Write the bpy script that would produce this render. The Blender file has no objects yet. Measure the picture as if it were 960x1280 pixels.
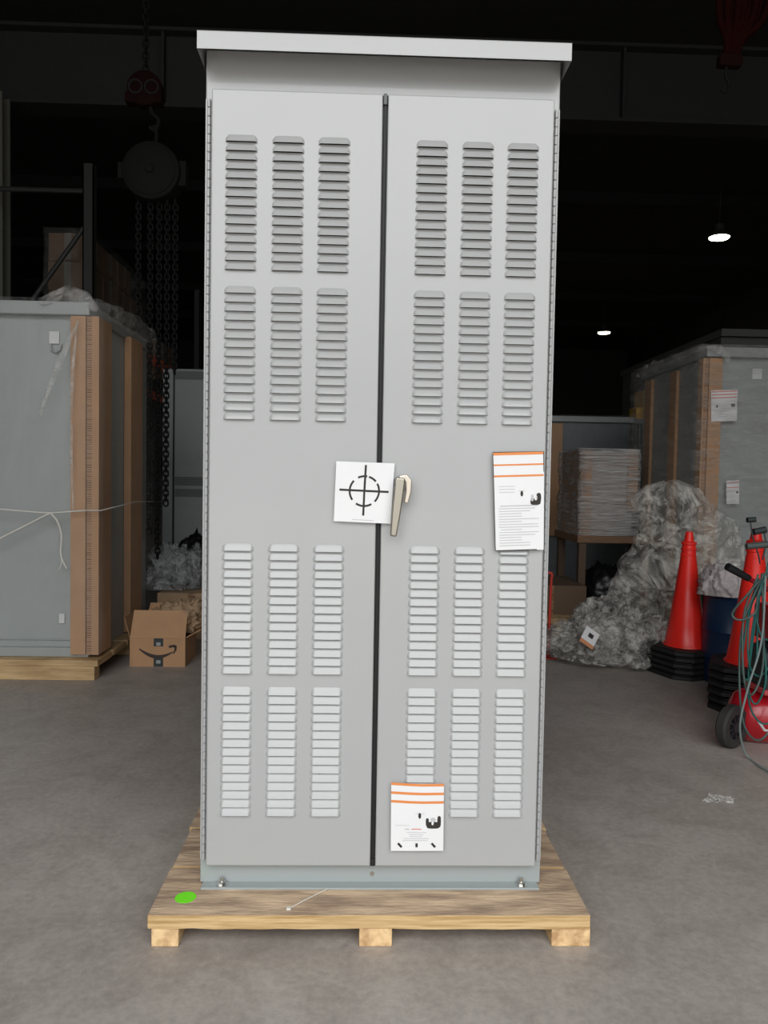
import bpy, bmesh, math, random
from mathutils import Vector, Matrix, noise
random.seed(7)
C = bpy.context.scene.collection
PI = math.pi
# ------------------------------------------------------------------ camera
CAMX, CAMY, CAMZ, YAW, PITCH, ROLL, F = -0.04236, -2.01096, 1.16403, -0.02996, -0.04077, 0.01725, 954.07
fw = Vector((-math.sin(YAW)*math.cos(PITCH), math.cos(YAW)*math.cos(PITCH), math.sin(PITCH)))
rt0 = Vector((math.cos(YAW), math.sin(YAW), 0)); up0 = rt0.cross(fw)
rt = rt0*math.cos(ROLL) + up0*math.sin(ROLL); up = -rt0*math.sin(ROLL) + up0*math.cos(ROLL)
def ray(px, py): return fw + rt*((px-480)/F) - up*((py-640)/F)
def PY(px, py, Y):
    r = ray(px, py); return Vector((CAMX, CAMY, CAMZ)) + r*((Y-CAMY)/r.y)
def PZ(px, py, Z):
    r = ray(px, py); return Vector((CAMX, CAMY, CAMZ)) + r*((Z-CAMZ)/r.z)
cam = bpy.data.cameras.new('camera'); co = bpy.data.objects.new('camera', cam); C.objects.link(co)
co.matrix_world = Matrix(((rt.x, up.x, -fw.x, CAMX), (rt.y, up.y, -fw.y, CAMY), (rt.z, up.z, -fw.z, CAMZ), (0, 0, 0, 1)))
cam.sensor_fit = 'VERTICAL'; cam.sensor_height = 32; cam.lens = F/1280*32; cam.clip_end = 200; cam.clip_start = .05
bpy.context.scene.camera = co

# ------------------------------------------------------------------ materials
def nt(name):
    m = bpy.data.materials.new(name); m.use_nodes = True
    t = m.node_tree; return m, t, t.nodes['Principled BSDF'], t.nodes['Material Output']
def N(t, kind, **kw):
    n = t.nodes.new(kind)
    for k, v in kw.items():
        if k in n.inputs: n.inputs[k].default_value = v
        else: setattr(n, k, v)
    return n
def mat(name, col, rough=.5, metal=0, spec=.5, var=.0, scale=8, bump=0, bscale=60, coat=0, stretch=None, col2=None, lo=.35, hi=.65, emit=None):
    m, t, b, o = nt(name)
    b.inputs['Roughness'].default_value = rough; b.inputs['Metallic'].default_value = metal
    b.inputs['Specular IOR Level'].default_value = spec; b.inputs['Coat Weight'].default_value = coat
    c = (*col, 1)
    tc = N(t, 'ShaderNodeTexCoord'); src = tc.outputs['Object']
    if stretch:
        mp = N(t, 'ShaderNodeMapping'); mp.inputs['Scale'].default_value = stretch; t.links.new(src, mp.inputs[0]); src = mp.outputs[0]
    if var or col2:
        nz = N(t, 'ShaderNodeTexNoise', Scale=scale, Detail=6, Roughness=.6); t.links.new(src, nz.inputs['Vector'])
        r = N(t, 'ShaderNodeValToRGB'); r.color_ramp.elements[0].position = lo; r.color_ramp.elements[1].position = hi
        c2 = (*col2, 1) if col2 else tuple(min(1, x*(1+var)) for x in col)+(1,)
        c1 = c if col2 else tuple(x*(1-var) for x in col)+(1,)
        r.color_ramp.elements[0].color = c1; r.color_ramp.elements[1].color = c2
        t.links.new(nz.outputs['Fac'], r.inputs[0]); t.links.new(r.outputs[0], b.inputs['Base Color'])
    else: b.inputs['Base Color'].default_value = c
    if bump:
        n2 = N(t, 'ShaderNodeTexNoise', Scale=bscale, Detail=4); t.links.new(src, n2.inputs['Vector'])
        bp = N(t, 'ShaderNodeBump', Strength=bump, Distance=.01); t.links.new(n2.outputs['Fac'], bp.inputs['Height']); t.links.new(bp.outputs[0], b.inputs['Normal'])
    if emit:
        b.inputs['Emission Color'].default_value = (*emit[:3], 1); b.inputs['Emission Strength'].default_value = emit[3]
    return m
def film(name, col, a0, a1, rough=.12, scale=6, bump=.6, stretch=(1, 1, 1), wave=0):
    m, t, b, o = nt(name)
    b.inputs['Base Color'].default_value = (*col, 1); b.inputs['Roughness'].default_value = rough
    b.inputs['Specular IOR Level'].default_value = .8
    tc = N(t, 'ShaderNodeTexCoord'); mp = N(t, 'ShaderNodeMapping'); mp.inputs['Scale'].default_value = stretch
    t.links.new(tc.outputs['Object'], mp.inputs[0])
    nz = N(t, 'ShaderNodeTexNoise', Scale=scale, Detail=5, Roughness=.6, Distortion=1.2); t.links.new(mp.outputs[0], nz.inputs['Vector'])
    r = N(t, 'ShaderNodeMapRange'); r.inputs['From Min'].default_value = .38; r.inputs['From Max'].default_value = .68
    r.inputs['To Min'].default_value = a0; r.inputs['To Max'].default_value = a1; t.links.new(nz.outputs['Fac'], r.inputs['Value'])
    t.links.new(r.outputs[0], b.inputs['Alpha'])
    vz = N(t, 'ShaderNodeTexVoronoi', Scale=scale*2.2, feature='DISTANCE_TO_EDGE'); t.links.new(mp.outputs[0], vz.inputs['Vector'])
    n2 = N(t, 'ShaderNodeTexNoise', Scale=scale*3, Detail=5, Distortion=.8); t.links.new(mp.outputs[0], n2.inputs['Vector'])
    ad = N(t, 'ShaderNodeMath', operation='MULTIPLY_ADD'); ad.inputs[1].default_value = .6
    t.links.new(vz.outputs['Distance'], ad.inputs[0]); t.links.new(n2.outputs['Fac'], ad.inputs[2])
    bp = N(t, 'ShaderNodeBump', Strength=bump, Distance=.04); t.links.new(ad.outputs[0], bp.inputs['Height']); t.links.new(bp.outputs[0], b.inputs['Normal'])
    return m

paint = mat('grey cabinet paint', (.43, .435, .43), rough=.33, coat=.5, spec=.6, var=.015, scale=2, bump=.012, bscale=500)
paint2 = mat('grey enclosure paint', (.37, .395, .385), rough=.42, var=.04, scale=1.5)
paint_dk = mat('dim grey enclosure paint', (.20, .21, .21), rough=.5, var=.06, scale=2)
slot = mat('dark opening', (.012, .012, .013), rough=.9, spec=.1)
rubber = mat('black rubber seal', (.02, .02, .022), rough=.55)
black = mat('black plastic', (.015, .015, .016), rough=.4)
steel = mat('zinc plated steel', (.62, .62, .60), rough=.3, metal=1)
nickel = mat('satin nickel', (.46, .43, .36), rough=.30, metal=1)
nickel2 = mat('bright satin nickel', (.74, .66, .56), rough=.3, metal=.9)
basep = mat('base channel paint', (.35, .385, .38), rough=.4, coat=.3)
paper = mat('white paper', (.84, .84, .84), rough=.6, var=.01)
ink = mat('black ink', (.03, .025, .02), rough=.7)
grey_ink = mat('grey print', (.56, .56, .57), rough=.7)
orange_ink = mat('orange print', (.80, .27, .07), rough=.6)
pink_ink = mat('red print', (.70, .25, .20), rough=.6)
wood_top = mat('weathered board face', (.36, .25, .17), rough=.8, col2=(.72, .53, .35), scale=5, stretch=(1, 5, 5), bump=.35, bscale=25, lo=.36, hi=.62)
wood_edge = mat('fresh sawn pine', (.46, .28, .11), rough=.7, col2=(.70, .49, .24), scale=6, stretch=(1, 3, 22), bump=.25, bscale=20, lo=.35, hi=.6)
wood_end = mat('pine end grain', (.50, .30, .14), rough=.8, col2=(.86, .60, .32), scale=22, stretch=(1, .3, 1), bump=.3, bscale=60, lo=.38, hi=.6)
wood_old = mat('pallet wood in the hall', (.42, .27, .13), rough=.8, col2=(.66, .46, .24), scale=4, stretch=(1, 1, 8), bump=.2)
card = mat('brown cardboard', (.50, .285, .150), rough=.8, var=.06, scale=5, bump=.04, bscale=80)
card_dk = mat('corrugated cardboard edge', (.17, .085, .045), rough=.85, col2=(.36, .21, .12), scale=40, stretch=(.2, .2, 2), lo=.45, hi=.55)
kraft = mat('kraft paper', (.40, .27, .16), rough=.8, var=.1, scale=20)
tape_blk = mat('dark packing tape', (.03, .04, .042), rough=.35)
smile = mat('dark arrow print', (.05, .035, .03), rough=.7)
conered = mat('red orange cone plastic', (1.0, .03, .02), rough=.32, var=.04, spec=.5)
conebase = mat('recycled rubber base', (.014, .014, .015), rough=.62, var=.2, scale=30, bump=.2)
cred = mat('red tank enamel', (.48, .008, .018), rough=.25, coat=.4)
cpink = mat('faded red plastic', (.62, .08, .09), rough=.45)
tyre = mat('grey black tyre', (.035, .032, .03), rough=.75, bump=.2)
hub = mat('black hub', (.02, .02, .024), rough=.4)
blue = mat('navy drum', (.006, .024, .068), rough=.4)
green = mat('green hose', (.01, .075, .045), rough=.45)
teal = mat('teal cord', (.012, .12, .105), rough=.4)
gcord = mat('grey green cord', (.065, .10, .09), rough=.45)
redst = mat('red strap', (.60, .045, .03), rough=.5)
whitebag = mat('white plastic bag', (.55, .50, .49), rough=.45, bump=.3, bscale=25)
blackbag = mat('black plastic sack', (.008, .008, .010), rough=.35, bump=.3, bscale=25)
yellow = mat('yellow enamel', (.70, .38, .02), rough=.45)
rackblue = mat('dull rack steel', (.028, .028, .027), rough=.6)
rackor = mat('orange rack beam', (.75, .10, .02), rough=.5)
hoistm = mat('dark hoist casting', (.012, .012, .011), rough=.75, spec=.15, bump=.1)
hoistr = mat('dull red hoist block', (.014, .0035, .0035), rough=.8, spec=.1)
chainm = mat('dark chain steel', (.010, .010, .010), rough=.75, spec=.2)
slingm = mat('red sling webbing', (.020, .004, .003), rough=.9, spec=.05, var=.2, scale=30)
cordw = mat('white twine', (.70, .68, .62), rough=.7)
greendot = mat('fluorescent green sticker', (.22, .95, .03), rough=.5)
seal = mat('white seal label', (.72, .72, .72), rough=.5)
wrap = film('stretch film', (.62, .62, .60), .015, .13, rough=.14, scale=2.2, bump=.45, stretch=(1, 1, .35))
wraps = film('creased stretch film', (.50, .48, .45), .05, .42, rough=.12, scale=3.5, bump=.8, stretch=(1, 1, 4))
crink = film('crumpled clear film', (.86, .83, .77), .06, .80, rough=.13, scale=11, bump=.9)
gath = film('gathered clear film', (.80, .78, .74), .04, .42, rough=.12, scale=9, bump=.8)
crink2 = film('draped clear film', (.86, .82, .75), .14, .82, rough=.15, scale=6, bump=.9)
ceil_m = mat('dark painted roof deck', (.028, .028, .028), rough=.9, var=.1)
beam_m = mat('dark painted steel', (.02, .02, .02), rough=.7, var=.1)
wall_m = mat('dark wall cladding', (.05, .05, .052), rough=.8, var=.1, scale=1)
col_m = mat('pale column', (.11, .11, .09), rough=.7)
lampm = mat('lit lens', (1, 1, .9), emit=(1, .93, .62, 22))
lampb = mat('lamp housing', (.08, .08, .08), rough=.5)

def concrete():
    m, t, b, o = nt('trowelled concrete')
    tc = N(t, 'ShaderNodeTexCoord')
    n1 = N(t, 'ShaderNodeTexNoise', Scale=1.3, Detail=8, Roughness=.62); n2 = N(t, 'ShaderNodeTexNoise', Scale=45, Detail=4, Roughness=.7)
    n3 = N(t, 'ShaderNodeTexNoise', Scale=6, Detail=6, Roughness=.7, Distortion=.6)
    for n in (n1, n2, n3): t.links.new(tc.outputs['Object'], n.inputs['Vector'])
    r = N(t, 'ShaderNodeValToRGB'); e = r.color_ramp.elements
    e[0].position = .32; e[0].color = (.36, .32, .285, 1); e[1].position = .68; e[1].color = (.435, .396, .358, 1)
    t.links.new(n1.outputs['Fac'], r.inputs[0])
    mx = N(t, 'ShaderNodeMixRGB', blend_type='MULTIPLY'); mx.inputs[0].default_value = 1
    r2 = N(t, 'ShaderNodeValToRGB'); e = r2.color_ramp.elements; e[0].position = .3; e[0].color = (.82, .82, .82, 1); e[1].position = .7; e[1].color = (1.1, 1.1, 1.1, 1)
    t.links.new(n2.outputs['Fac'], r2.inputs[0]); t.links.new(r.outputs[0], mx.inputs[1]); t.links.new(r2.outputs[0], mx.inputs[2])
    mx2 = N(t, 'ShaderNodeMixRGB', blend_type='MULTIPLY'); mx2.inputs[0].default_value = 1
    r3 = N(t, 'ShaderNodeValToRGB'); e = r3.color_ramp.elements; e[0].position = .34; e[0].color = (.84, .83, .82, 1); e[1].position = .6; e[1].color = (1.04, 1.04, 1.04, 1)
    t.links.new(n3.outputs['Fac'], r3.inputs[0]); t.links.new(mx.outputs[0], mx2.inputs[1]); t.links.new(r3.outputs[0], mx2.inputs[2])
    t.links.new(mx2.outputs[0], b.inputs['Base Color'])
    b.inputs['Roughness'].default_value = .55
    bp = N(t, 'ShaderNodeBump', Strength=.12, Distance=.01); t.links.new(n2.outputs['Fac'], bp.inputs['Height']); t.links.new(bp.outputs[0], b.inputs['Normal'])
    return m
concrete_m = concrete()

# ------------------------------------------------------------------ mesh kit
class MB:
    def __init__(s): s.v = []; s.f = []; s.m = []
    def add(s, vs, fs, mi=0):
        b = len(s.v); s.v += [tuple(x) for x in vs]; s.f += [tuple(b+i for i in f) for f in fs]; s.m += [mi]*len(fs); return s
    def box(s, x0, x1, y0, y1, z0, z1, mi=0, M=None, faces=None):
        vs = [Vector(p) for p in ((x0, y0, z0), (x1, y0, z0), (x1, y1, z0), (x0, y1, z0), (x0, y0, z1), (x1, y0, z1), (x1, y1, z1), (x0, y1, z1))]
        if M: vs = [M @ v for v in vs]
        fs = [(0, 3, 2, 1), (4, 5, 6, 7), (0, 1, 5, 4), (1, 2, 6, 5), (2, 3, 7, 6), (3, 0, 4, 7)]  # bottom top front right back left
        s.add(vs, fs, mi)
        if faces:
            for k, v in faces.items(): s.m[len(s.m)-6+k] = v
        return s
    def frus(s, p0, p1, r0, r1, n=16, mi=0, caps=True):
        p0, p1 = Vector(p0), Vector(p1); d = (p1-p0).normalized()
        a = d.orthogonal().normalized(); b = d.cross(a)
        vs = [p + (a*math.cos(2*PI*i/n)+b*math.sin(2*PI*i/n))*r for p, r in ((p0, r0), (p1, r1)) for i in range(n)]
        fs = [(i, (i+1) % n, n+(i+1) % n, n+i) for i in range(n)]
        if caps: fs += [tuple(range(n-1, -1, -1)), tuple(range(n, 2*n))]
        return s.add(vs, fs, mi)
    def lathe(s, prof, o=(0, 0, 0), n=32, mi=0, M=None, close=True):
        vs = []; o = Vector(o)
        for r, z in prof:
            for i in range(n):
                v = Vector((r*math.cos(2*PI*i/n), r*math.sin(2*PI*i/n), z))
                vs.append((M @ v if M else v)+o)
        fs = [(k*n+i, k*n+(i+1) % n, (k+1)*n+(i+1) % n, (k+1)*n+i) for k in range(len(prof)-1) for i in range(n)]
        if close: fs += [tuple(range(n-1, -1, -1)), tuple(range((len(prof)-1)*n, len(prof)*n))]
        return s.add(vs, fs, mi)
    def tube(s, pts, r, n=8, mi=0, cyc=False):
        pts = [Vector(p) for p in pts]; k = len(pts); vs = []; a = None
        for i, p in enumerate(pts):
            if cyc: d = (pts[(i+1) % k]-pts[i-1]).normalized()
            else: d = (pts[min(i+1, k-1)]-pts[max(i-1, 0)]).normalized()
            if a is None: a = d.orthogonal().normalized()
            a = (a-d*a.dot(d)).normalized(); b = d.cross(a)
            rr = r[i] if isinstance(r, (list, tuple)) else r
            vs += [p+(a*math.cos(2*PI*j/n)+b*math.sin(2*PI*j/n))*rr for j in range(n)]
        fs = [(q*n+j, q*n+(j+1) % n, ((q+1) % k)*n+(j+1) % n, ((q+1) % k)*n+j) for q in range(k if cyc else k-1) for j in range(n)]
        if not cyc: fs += [tuple(range(n-1, -1, -1)), tuple(range((k-1)*n, k*n))]
        return s.add(vs, fs, mi)
    def prism(s, poly, t, mi=0, M=None):   # poly in XZ, thickness along Y from 0 to t
        n = len(poly); vs = [Vector((x, 0, z)) for x, z in poly]+[Vector((x, t, z)) for x, z in poly]
        if M: vs = [M @ v for v in vs]
        fs = [tuple(range(n)), tuple(range(2*n-1, n-1, -1))]+[(i, i+n, (i+1) % n+n, (i+1) % n) for i in range(n)]
        return s.add(vs, fs, mi)
    def build(s, name, mats, parent=None, bevel=0, smooth=False, off=None, seg=2):
        if not isinstance(mats, (list, tuple)): mats = [mats]
        me = bpy.data.meshes.new(name)
        o = off
        if o is None and parent is not None and parent.get('world'): o = Vector(parent['world'])
        vs = [tuple(Vector(v)-o) for v in s.v] if o is not None else s.v
        me.from_pydata(vs, [], s.f)
        for m in mats: me.materials.append(m)
        me.polygons.foreach_set('material_index', s.m)
        b = bmesh.new(); b.from_mesh(me); bmesh.ops.recalc_face_normals(b, faces=b.faces); b.to_mesh(me); b.free()
        if smooth:
            me.polygons.foreach_set('use_smooth', [True]*len(me.polygons))
            if smooth != 'all': me.set_sharp_from_angle(angle=R(38))
        ob = bpy.data.objects.new(name, me); C.objects.link(ob)
        if parent: ob.parent = parent
        if bevel:
            bv = ob.modifiers.new('bevel', 'BEVEL'); bv.width = bevel; bv.segments = seg; bv.limit_method = 'ANGLE'; bv.angle_limit = R(40)
            if not smooth:
                bv.harden_normals = False
        return ob
def R(a): return math.radians(a)
def tag(o, label, cat, group=None):
    o['label'] = label; o['category'] = cat
    if group: o['group'] = group
    return o
TH = []
def thing(name, label, cat, loc, group=None, rz=0):
    o = bpy.data.objects.new(name, None); C.objects.link(o); o.location = loc; o.rotation_euler = (0, 0, rz); o.empty_display_size = .1
    tag(o, label, cat, group); return o
def W(root):   # offset so that meshes written in world space become local to a thing
    return Vector(root.location)
def struct(o): o['kind'] = 'structure'; return o
def copy_tree(o, parent=None):
    c = o.copy(); C.objects.link(c)
    if parent: c.parent = parent
    for ch in list(o.children): copy_tree(ch, c)
    return c
def bez(pts, n=12):
    pts = [Vector(p) for p in pts]; out = []
    P = [pts[0]*2-pts[1]]+pts+[pts[-1]*2-pts[-2]]
    for i in range(1, len(P)-2):
        a, b, c, d = P[i-1:i+3]
        for k in range(n):
            t = k/n; out.append(.5*((2*b)+(c-a)*t+(2*a-5*b+4*c-d)*t*t+(3*b-a-3*c+d)*t**3))
    out.append(pts[-1]); return out

# ------------------------------------------------------------------ the hall
XL, XR, YB, YF, ZC = -9, 10, 27, -3.4, 6.3
DL, DR, DT = -4.2, 4.2, 5.8
struct(MB().box(-30, 30, -30, YB+.3, -.2, 0).build('floor', concrete_m))
struct(MB().box(XL-.3, XL, YF-.3, YB+.3, 0, ZC+.3).build('wall_left', wall_m))
struct(MB().box(XR, XR+.3, YF-.3, YB+.3, 0, ZC+.3).build('wall_right', wall_m))
struct(MB().box(XL, XR, YB, YB+.3, 0, ZC+.3).build('wall_back', wall_m))
m = MB(); m.box(XL, DL, YF-.3, YF, 0, ZC+.3); m.box(DR, XR, YF-.3, YF, 0, ZC+.3); m.box(DL, DR, YF-.3, YF, DT, ZC+.3)
struct(m.build('wall_front', wall_m))
struct(MB().box(XL, XR, YF, YB, ZC, ZC+.3).build('ceiling', ceil_m))
# downstand beam across the hall with flanges, its end column, and roof purlins
zb0 = PY(480, 143, 4.9).z; zb1 = PY(480, 44, 4.9).z
m = MB(); m.box(XL, XR, 4.98, 5.04, zb0+.03, zb1-.03); m.box(XL, XR, 4.88, 5.14, zb0, zb0+.03); m.box(XL, XR, 4.88, 5.14, zb1-.03, zb1)
for k in range(9):
    x = -8+k*2.05; m.box(x-.012, x+.012, 4.9, 4.98, zb0+.03, zb1-.03)
struct(m.build('trim_1', beam_m))
for k, y in enumerate((2.2, 8, 11.5, 15, 18.5, 22)):
    m = MB(); m.box(XL, XR, y-.06, y+.06, ZC-.2, ZC-.17); m.box(XL, XR, y-.02, y+.02, ZC-.17, ZC); struct(m.build('trim_%d' % (k+2), beam_m))
cx = PY(3, 300, 4.7).x
m = MB(); m.box(cx-.30, cx, 4.70, 4.72, 0, zb0); m.box(cx-.30, cx, 4.84, 4.86, 0, zb0); m.box(cx-.16, cx-.14, 4.72, 4.84, 0, zb0)
struct(m.build('trim_8', col_m))

# ------------------------------------------------------------------ main cabinet
ZP = .0824
cab = thing('electrical_cabinet', 'tall light grey two-door louvred electrical cabinet bolted upright on a low pine pallet', 'cabinet', (0, 0, ZP))
o = W(cab)
HW = .457; YBK = .62
m = MB(); m.box(-HW, HW, 0, YBK, ZP+.008, 2.258); m.build('body', paint, cab, bevel=.003, off=o)
m = MB()  # roof cap with turned-down lips
zr0, zr1, yf = 2.217, 2.2617, -.080
m.add([(-.4635, yf, zr0), (.4635, yf, zr0), (.4635, yf, zr1), (-.4635, yf, zr1), (-.4635, YBK+.03, zr0), (.4635, YBK+.03, zr0), (.4635, YBK+.03, zr1+.012), (-.4635, YBK+.03, zr1+.012)],
      [(0, 1, 2, 3), (3, 2, 6, 7), (5, 4, 7, 6)], 0)
m.add([(-.4635, yf, zr0), (-.4635, yf, zr1), (-.4635, YBK+.03, zr1+.012), (-.4635, YBK+.03, zr0)], [(0, 1, 2, 3)])
m.add([(.4635, yf, zr0), (.4635, yf, zr1), (.4635, YBK+.03, zr1+.012), (.4635, YBK+.03, zr0)], [(3, 2, 1, 0)])
m.build('roof', paint, cab, bevel=.003, off=o)
m = MB()  # base flange: flat foot and low kick strip
m.box(-.448, .448, -.036, 0, ZP, ZP+.006); m.box(-HW+.002, HW-.002, -.006, 0, ZP+.006, .150)
m.build('base_flange', basep, cab, bevel=.001, off=o)
for x in (-.395, .402):
    m = MB(); z = ZP+.006
    m.frus((x, -.02, z), (x, -.02, z+.002), .015, .015, 20); m.frus((x, -.02, z+.002), (x, -.02, z+.010), .0095, .0095, 6); m.frus((x, -.02, z+.010), (x, -.02, z+.021), .005, .0045, 12)
    m.build('anchor_bolt', steel, cab, off=o, smooth=True)
m = MB(); m.frus((.003, -.006, ZP+.030), (.003, -.0095, ZP+.030), .006, .005, 12); m.build('screw', steel, cab, off=o)

def louvre_bank(xc, ztop, parent):
    m = MB(); w = .0405; h = .0192; p = .02286; d = .0088; n = 14; kz = 5
    for i in range(15):
        z1 = ztop-i*p; vs = []; fs = []
        for a in range(kz+1):
            t = a/kz
            for b in range(n+1):
                u = -1+2*b/n; u = math.copysign(abs(u)**.75, u)
                e = max(0, 1-max(0, (abs(u)-.80)/.20)**2)**.5
                tt = min(1, t*1.0)
                off = d*(tt**.85)*e
                # rounded upper corners: the outer columns start lower
                zz = z1-h*(t+(1-t)*.55*max(0, (abs(u)-.72)/.28)**2)
                vs.append((xc+u*w, -.0302-off, zz))
        for a in range(kz):
            for b in range(n):
                q = a*(n+1)+b; fs.append((q, q+1, q+n+2, q+n+1))
        m.add(vs, fs, 0)
        base = kz*(n+1); lip = vs[base:base+n+1]
        # return lip, then the dark slot behind it
        v2 = list(lip)+[(x, y+.0011, z+.0004) for x, y, z in lip]
        v2 = [(x, min(y, -.0302), z) for x, y, z in v2]
        m.add(v2, [(b, b+1, n+2+b, n+1+b) for b in range(n)], 0)
        v3 = [(x, min(y+.0011, -.0302), z+.0004) for x, y, z in lip]+[(x, -.0303, z+.0006) for x, y, z in lip]
        m.add(v3, [(b, b+1, n+2+b, n+1+b) for b in range(n)], 1)
    return m.build('louvre_bank', [paint, slot], parent, off=o, smooth='all')
zrows = (2.034, 1.655, .997, .621)
doors = []
for sgn, x0, x1, cols in ((-1, -.4363, -.0035, (-.360, -.2415, -.125)), (1, .0095, .4363, (.1245, .242, .358))):
    m = MB(); m.box(x0, x1, -.030, -.0065, .1435, 2.1471)
    dr = m.build('door', paint, cab, bevel=.004, off=o, seg=3); doors.append(dr)
    for zt in zrows:
        for xc in cols: louvre_bank(xc, zt, dr)
    # edge fold line round the door face
# body lip around the doors
m = MB()
for x in (-.4465, .4465):
    m = MB(); z = 2.128; k = 0
    m.frus((x, -.010, .155), (x, -.010, z), .0022, .0022, 8)
    while z > .165:
        m.frus((x, -.010, z), (x, -.010, z-.0185), .0046, .0046, 10); z -= .0225
    m.box(x-.0095, x+.0095, -.0055, -.0008, .150, 2.132)
    m.build('piano_hinge', paint, cab, off=o, smooth=True)
m = MB(); m.box(-.003, .009, -.024, -.001, .150, 2.14); g = m.build('door_seal', rubber, cab, off=o)
m = MB(); m.frus((.003, -.027, .146), (.003, -.027, .165), .007, .006, 12); m.frus((.003, -.027, 2.120), (.003, -.027, 2.141), .006, .007, 12); m.frus((.003, -.027, .165), (.003, -.027, 2.12), .0035, .0035, 8)
m.build('locking_rod', black, cab, off=o, smooth=True)
m = MB(); m.box(-.002, .0075, -.0345, -.0265, 2.118, 2.146); m.build('rod_guide', mat('grey rod guide', (.10, .10, .10), rough=.4, metal=.6), cab, bevel=.002, off=o)
# swing handle
h = None
m = MB(); m.frus((.060, -.0302, 1.160), (.060, -.046, 1.160), .020, .017, 24); m.frus((.060, -.046, 1.160), (.060, -.052, 1.160), .012, .012, 20)
h = m.build('handle', mat('grey handle boss', (.42, .43, .42), rough=.35, metal=.3), doors[1], off=o, smooth=True)
def bar(m, pts, wd, y, th, mi=0):   # flat tapered bar through pts in XZ
    L = []; Rr = []
    for i, (x, z) in enumerate(pts):
        a = Vector(pts[max(i-1, 0)]); b = Vector(pts[min(i+1, len(pts)-1)]); d = (b-a).normalized(); nrm = Vector((-d.y, d.x)); w = wd[i] if isinstance(wd, (list, tuple)) else wd
        L.append((x+nrm.x*w, z+nrm.y*w)); Rr.append((x-nrm.x*w, z-nrm.y*w))
    m.prism(L+Rr[::-1], th, mi, M=Matrix.Translation((0, y, 0)))
def px2(pts, Y): return [(PY(x, y, Y).x, PY(x, y, Y).z) for x, y in pts]
m = MB()
bar(m, px2([(500.5, 597), (499.5, 607), (495.8, 638), (491.6, 670.5)], -.062), [.0115, .0125, .0115, .0085], -.066, .011)
m2 = m.build('lever', nickel, doors[1], bevel=.004, seg=3, off=o, smooth=True)
m = MB()
bar(m, px2([(499, 597.5), (507, 596.5), (511, 602), (510.8, 614), (507.6, 629)], -.058), [.006, .0085, .0085, .007, .0055], -.062, .010)
m.build('latch_hook', nickel2, doors[1], bevel=.003, seg=3, off=o, smooth=True)

def sheet(pxs, Y, bulge=0, n=8, Yr=None, th=.0006):
    """paper from four pixel corners (tl, tr, br, bl): returns MB plus a map (u,v)->point; v runs down"""
    tl, tr, br, bl = [PY(x, y, Y) for x, y in pxs]
    def f(u, v, lift=0):
        p = (tl*(1-u)+tr*u)*(1-v)+(bl*(1-u)+br*u)*v
        y = Y-bulge*math.sin(PI*u)*.6-bulge*.4*math.sin(PI*v)-lift
        if Yr is not None: y += (Yr-Y)*u
        return Vector((p.x, y, p.z))
    m = MB(); vs = []; fs = []
    for L in (0, th):
        for a in range(n+1):
            for b in range(n+1): q = f(b/n, a/n); q.y += L; vs.append(q)
    K = (n+1)**2
    for a in range(n):
        for b in range(n):
            q = a*(n+1)+b; fs.append((q, q+1, q+n+2, q+n+1)); fs.append((K+q, K+q+n+1, K+q+n+2, K+q+1))
    rim = [b for b in range(n+1)]+[a*(n+1)+n for a in range(1, n+1)]+[n*(n+1)+b for b in range(n-1, -1, -1)]+[a*(n+1) for a in range(n-1, 0, -1)]
    for i in range(len(rim)): j = rim[(i+1) % len(rim)]; i0 = rim[i]; fs.append((i0, i0+K, j+K, j))
    m.add(vs, fs, 0)
    return m, f
def stroke(m, f, uv, w, mi, asp=1, seg=10):
    """ink stroke along uv polyline, w in u units; asp = height/width of the sheet"""
    P2 = []
    for i in range(len(uv)-1):
        for k in range(seg): t = k/seg; P2.append((uv[i][0]*(1-t)+uv[i+1][0]*t, uv[i][1]*(1-t)+uv[i+1][1]*t))
    P2.append(uv[-1]); A = []; B = []
    for i, (u, v) in enumerate(P2):
        a = P2[max(i-1, 0)]; b = P2[min(i+1, len(P2)-1)]; du, dv = b[0]-a[0], (b[1]-a[1])*asp; L = math.hypot(du, dv) or 1
        nu, nv = -dv/L*w/2, du/L*w/2/asp
        A.append(f(u+nu, v+nv, .0005)); B.append(f(u-nu, v-nv, .0005))
    n = len(A); m.add(A+B, [(i, i+1, n+i+1, n+i) for i in range(n-1)], mi)
def blob(m, f, u, v, ru, rv, mi, n=10, rot=0, sq=1):
    vs = []
    for i in range(n):
        a = 2*PI*i/n; cu, cv = math.copysign(abs(math.cos(a))**sq, math.cos(a))*ru, math.copysign(abs(math.sin(a))**sq, math.sin(a))*rv
        vs.append(f(u+cu*math.cos(rot)-cv*math.sin(rot)*.7, v+cu*math.sin(rot)+cv*math.cos(rot), .0006))
    m.add(vs, [tuple(range(n))], mi)
# crosshair sheet over the seam
m, f = sheet([(420.4, 576.5), (493.3, 579.2), (488, 654.7), (417.2, 651.4)], -.0405, bulge=.002)
asp = 1.03; cu, cv = .508, .478
stroke(m, f, [(.075, .470), (.93, .476)], .036, 1, asp)
stroke(m, f, [(.510, .045), (.508, .52), (.512, .885)], .036, 1, asp)
for a0, a1 in ((-118, -82), (-75, -42), (-32, 0), (0, 42), (58, 90), (90, 122), (142, 180), (180, 222)):
    stroke(m, f, [(cu+.255*math.cos(R(a)), cv+.255/asp*math.sin(R(a))) for a in [a0+(a1-a0)*k/6 for k in range(7)]], .034, 1, asp, seg=2)
stroke(m, f, [(.32, .955), (.70, .962)], .010, 2, asp)
m.build('crosshair_sheet', [paper, ink, grey_ink], cab, off=o)['label'] = 'square white sheet with a black crosshair taped across the door seam'
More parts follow.
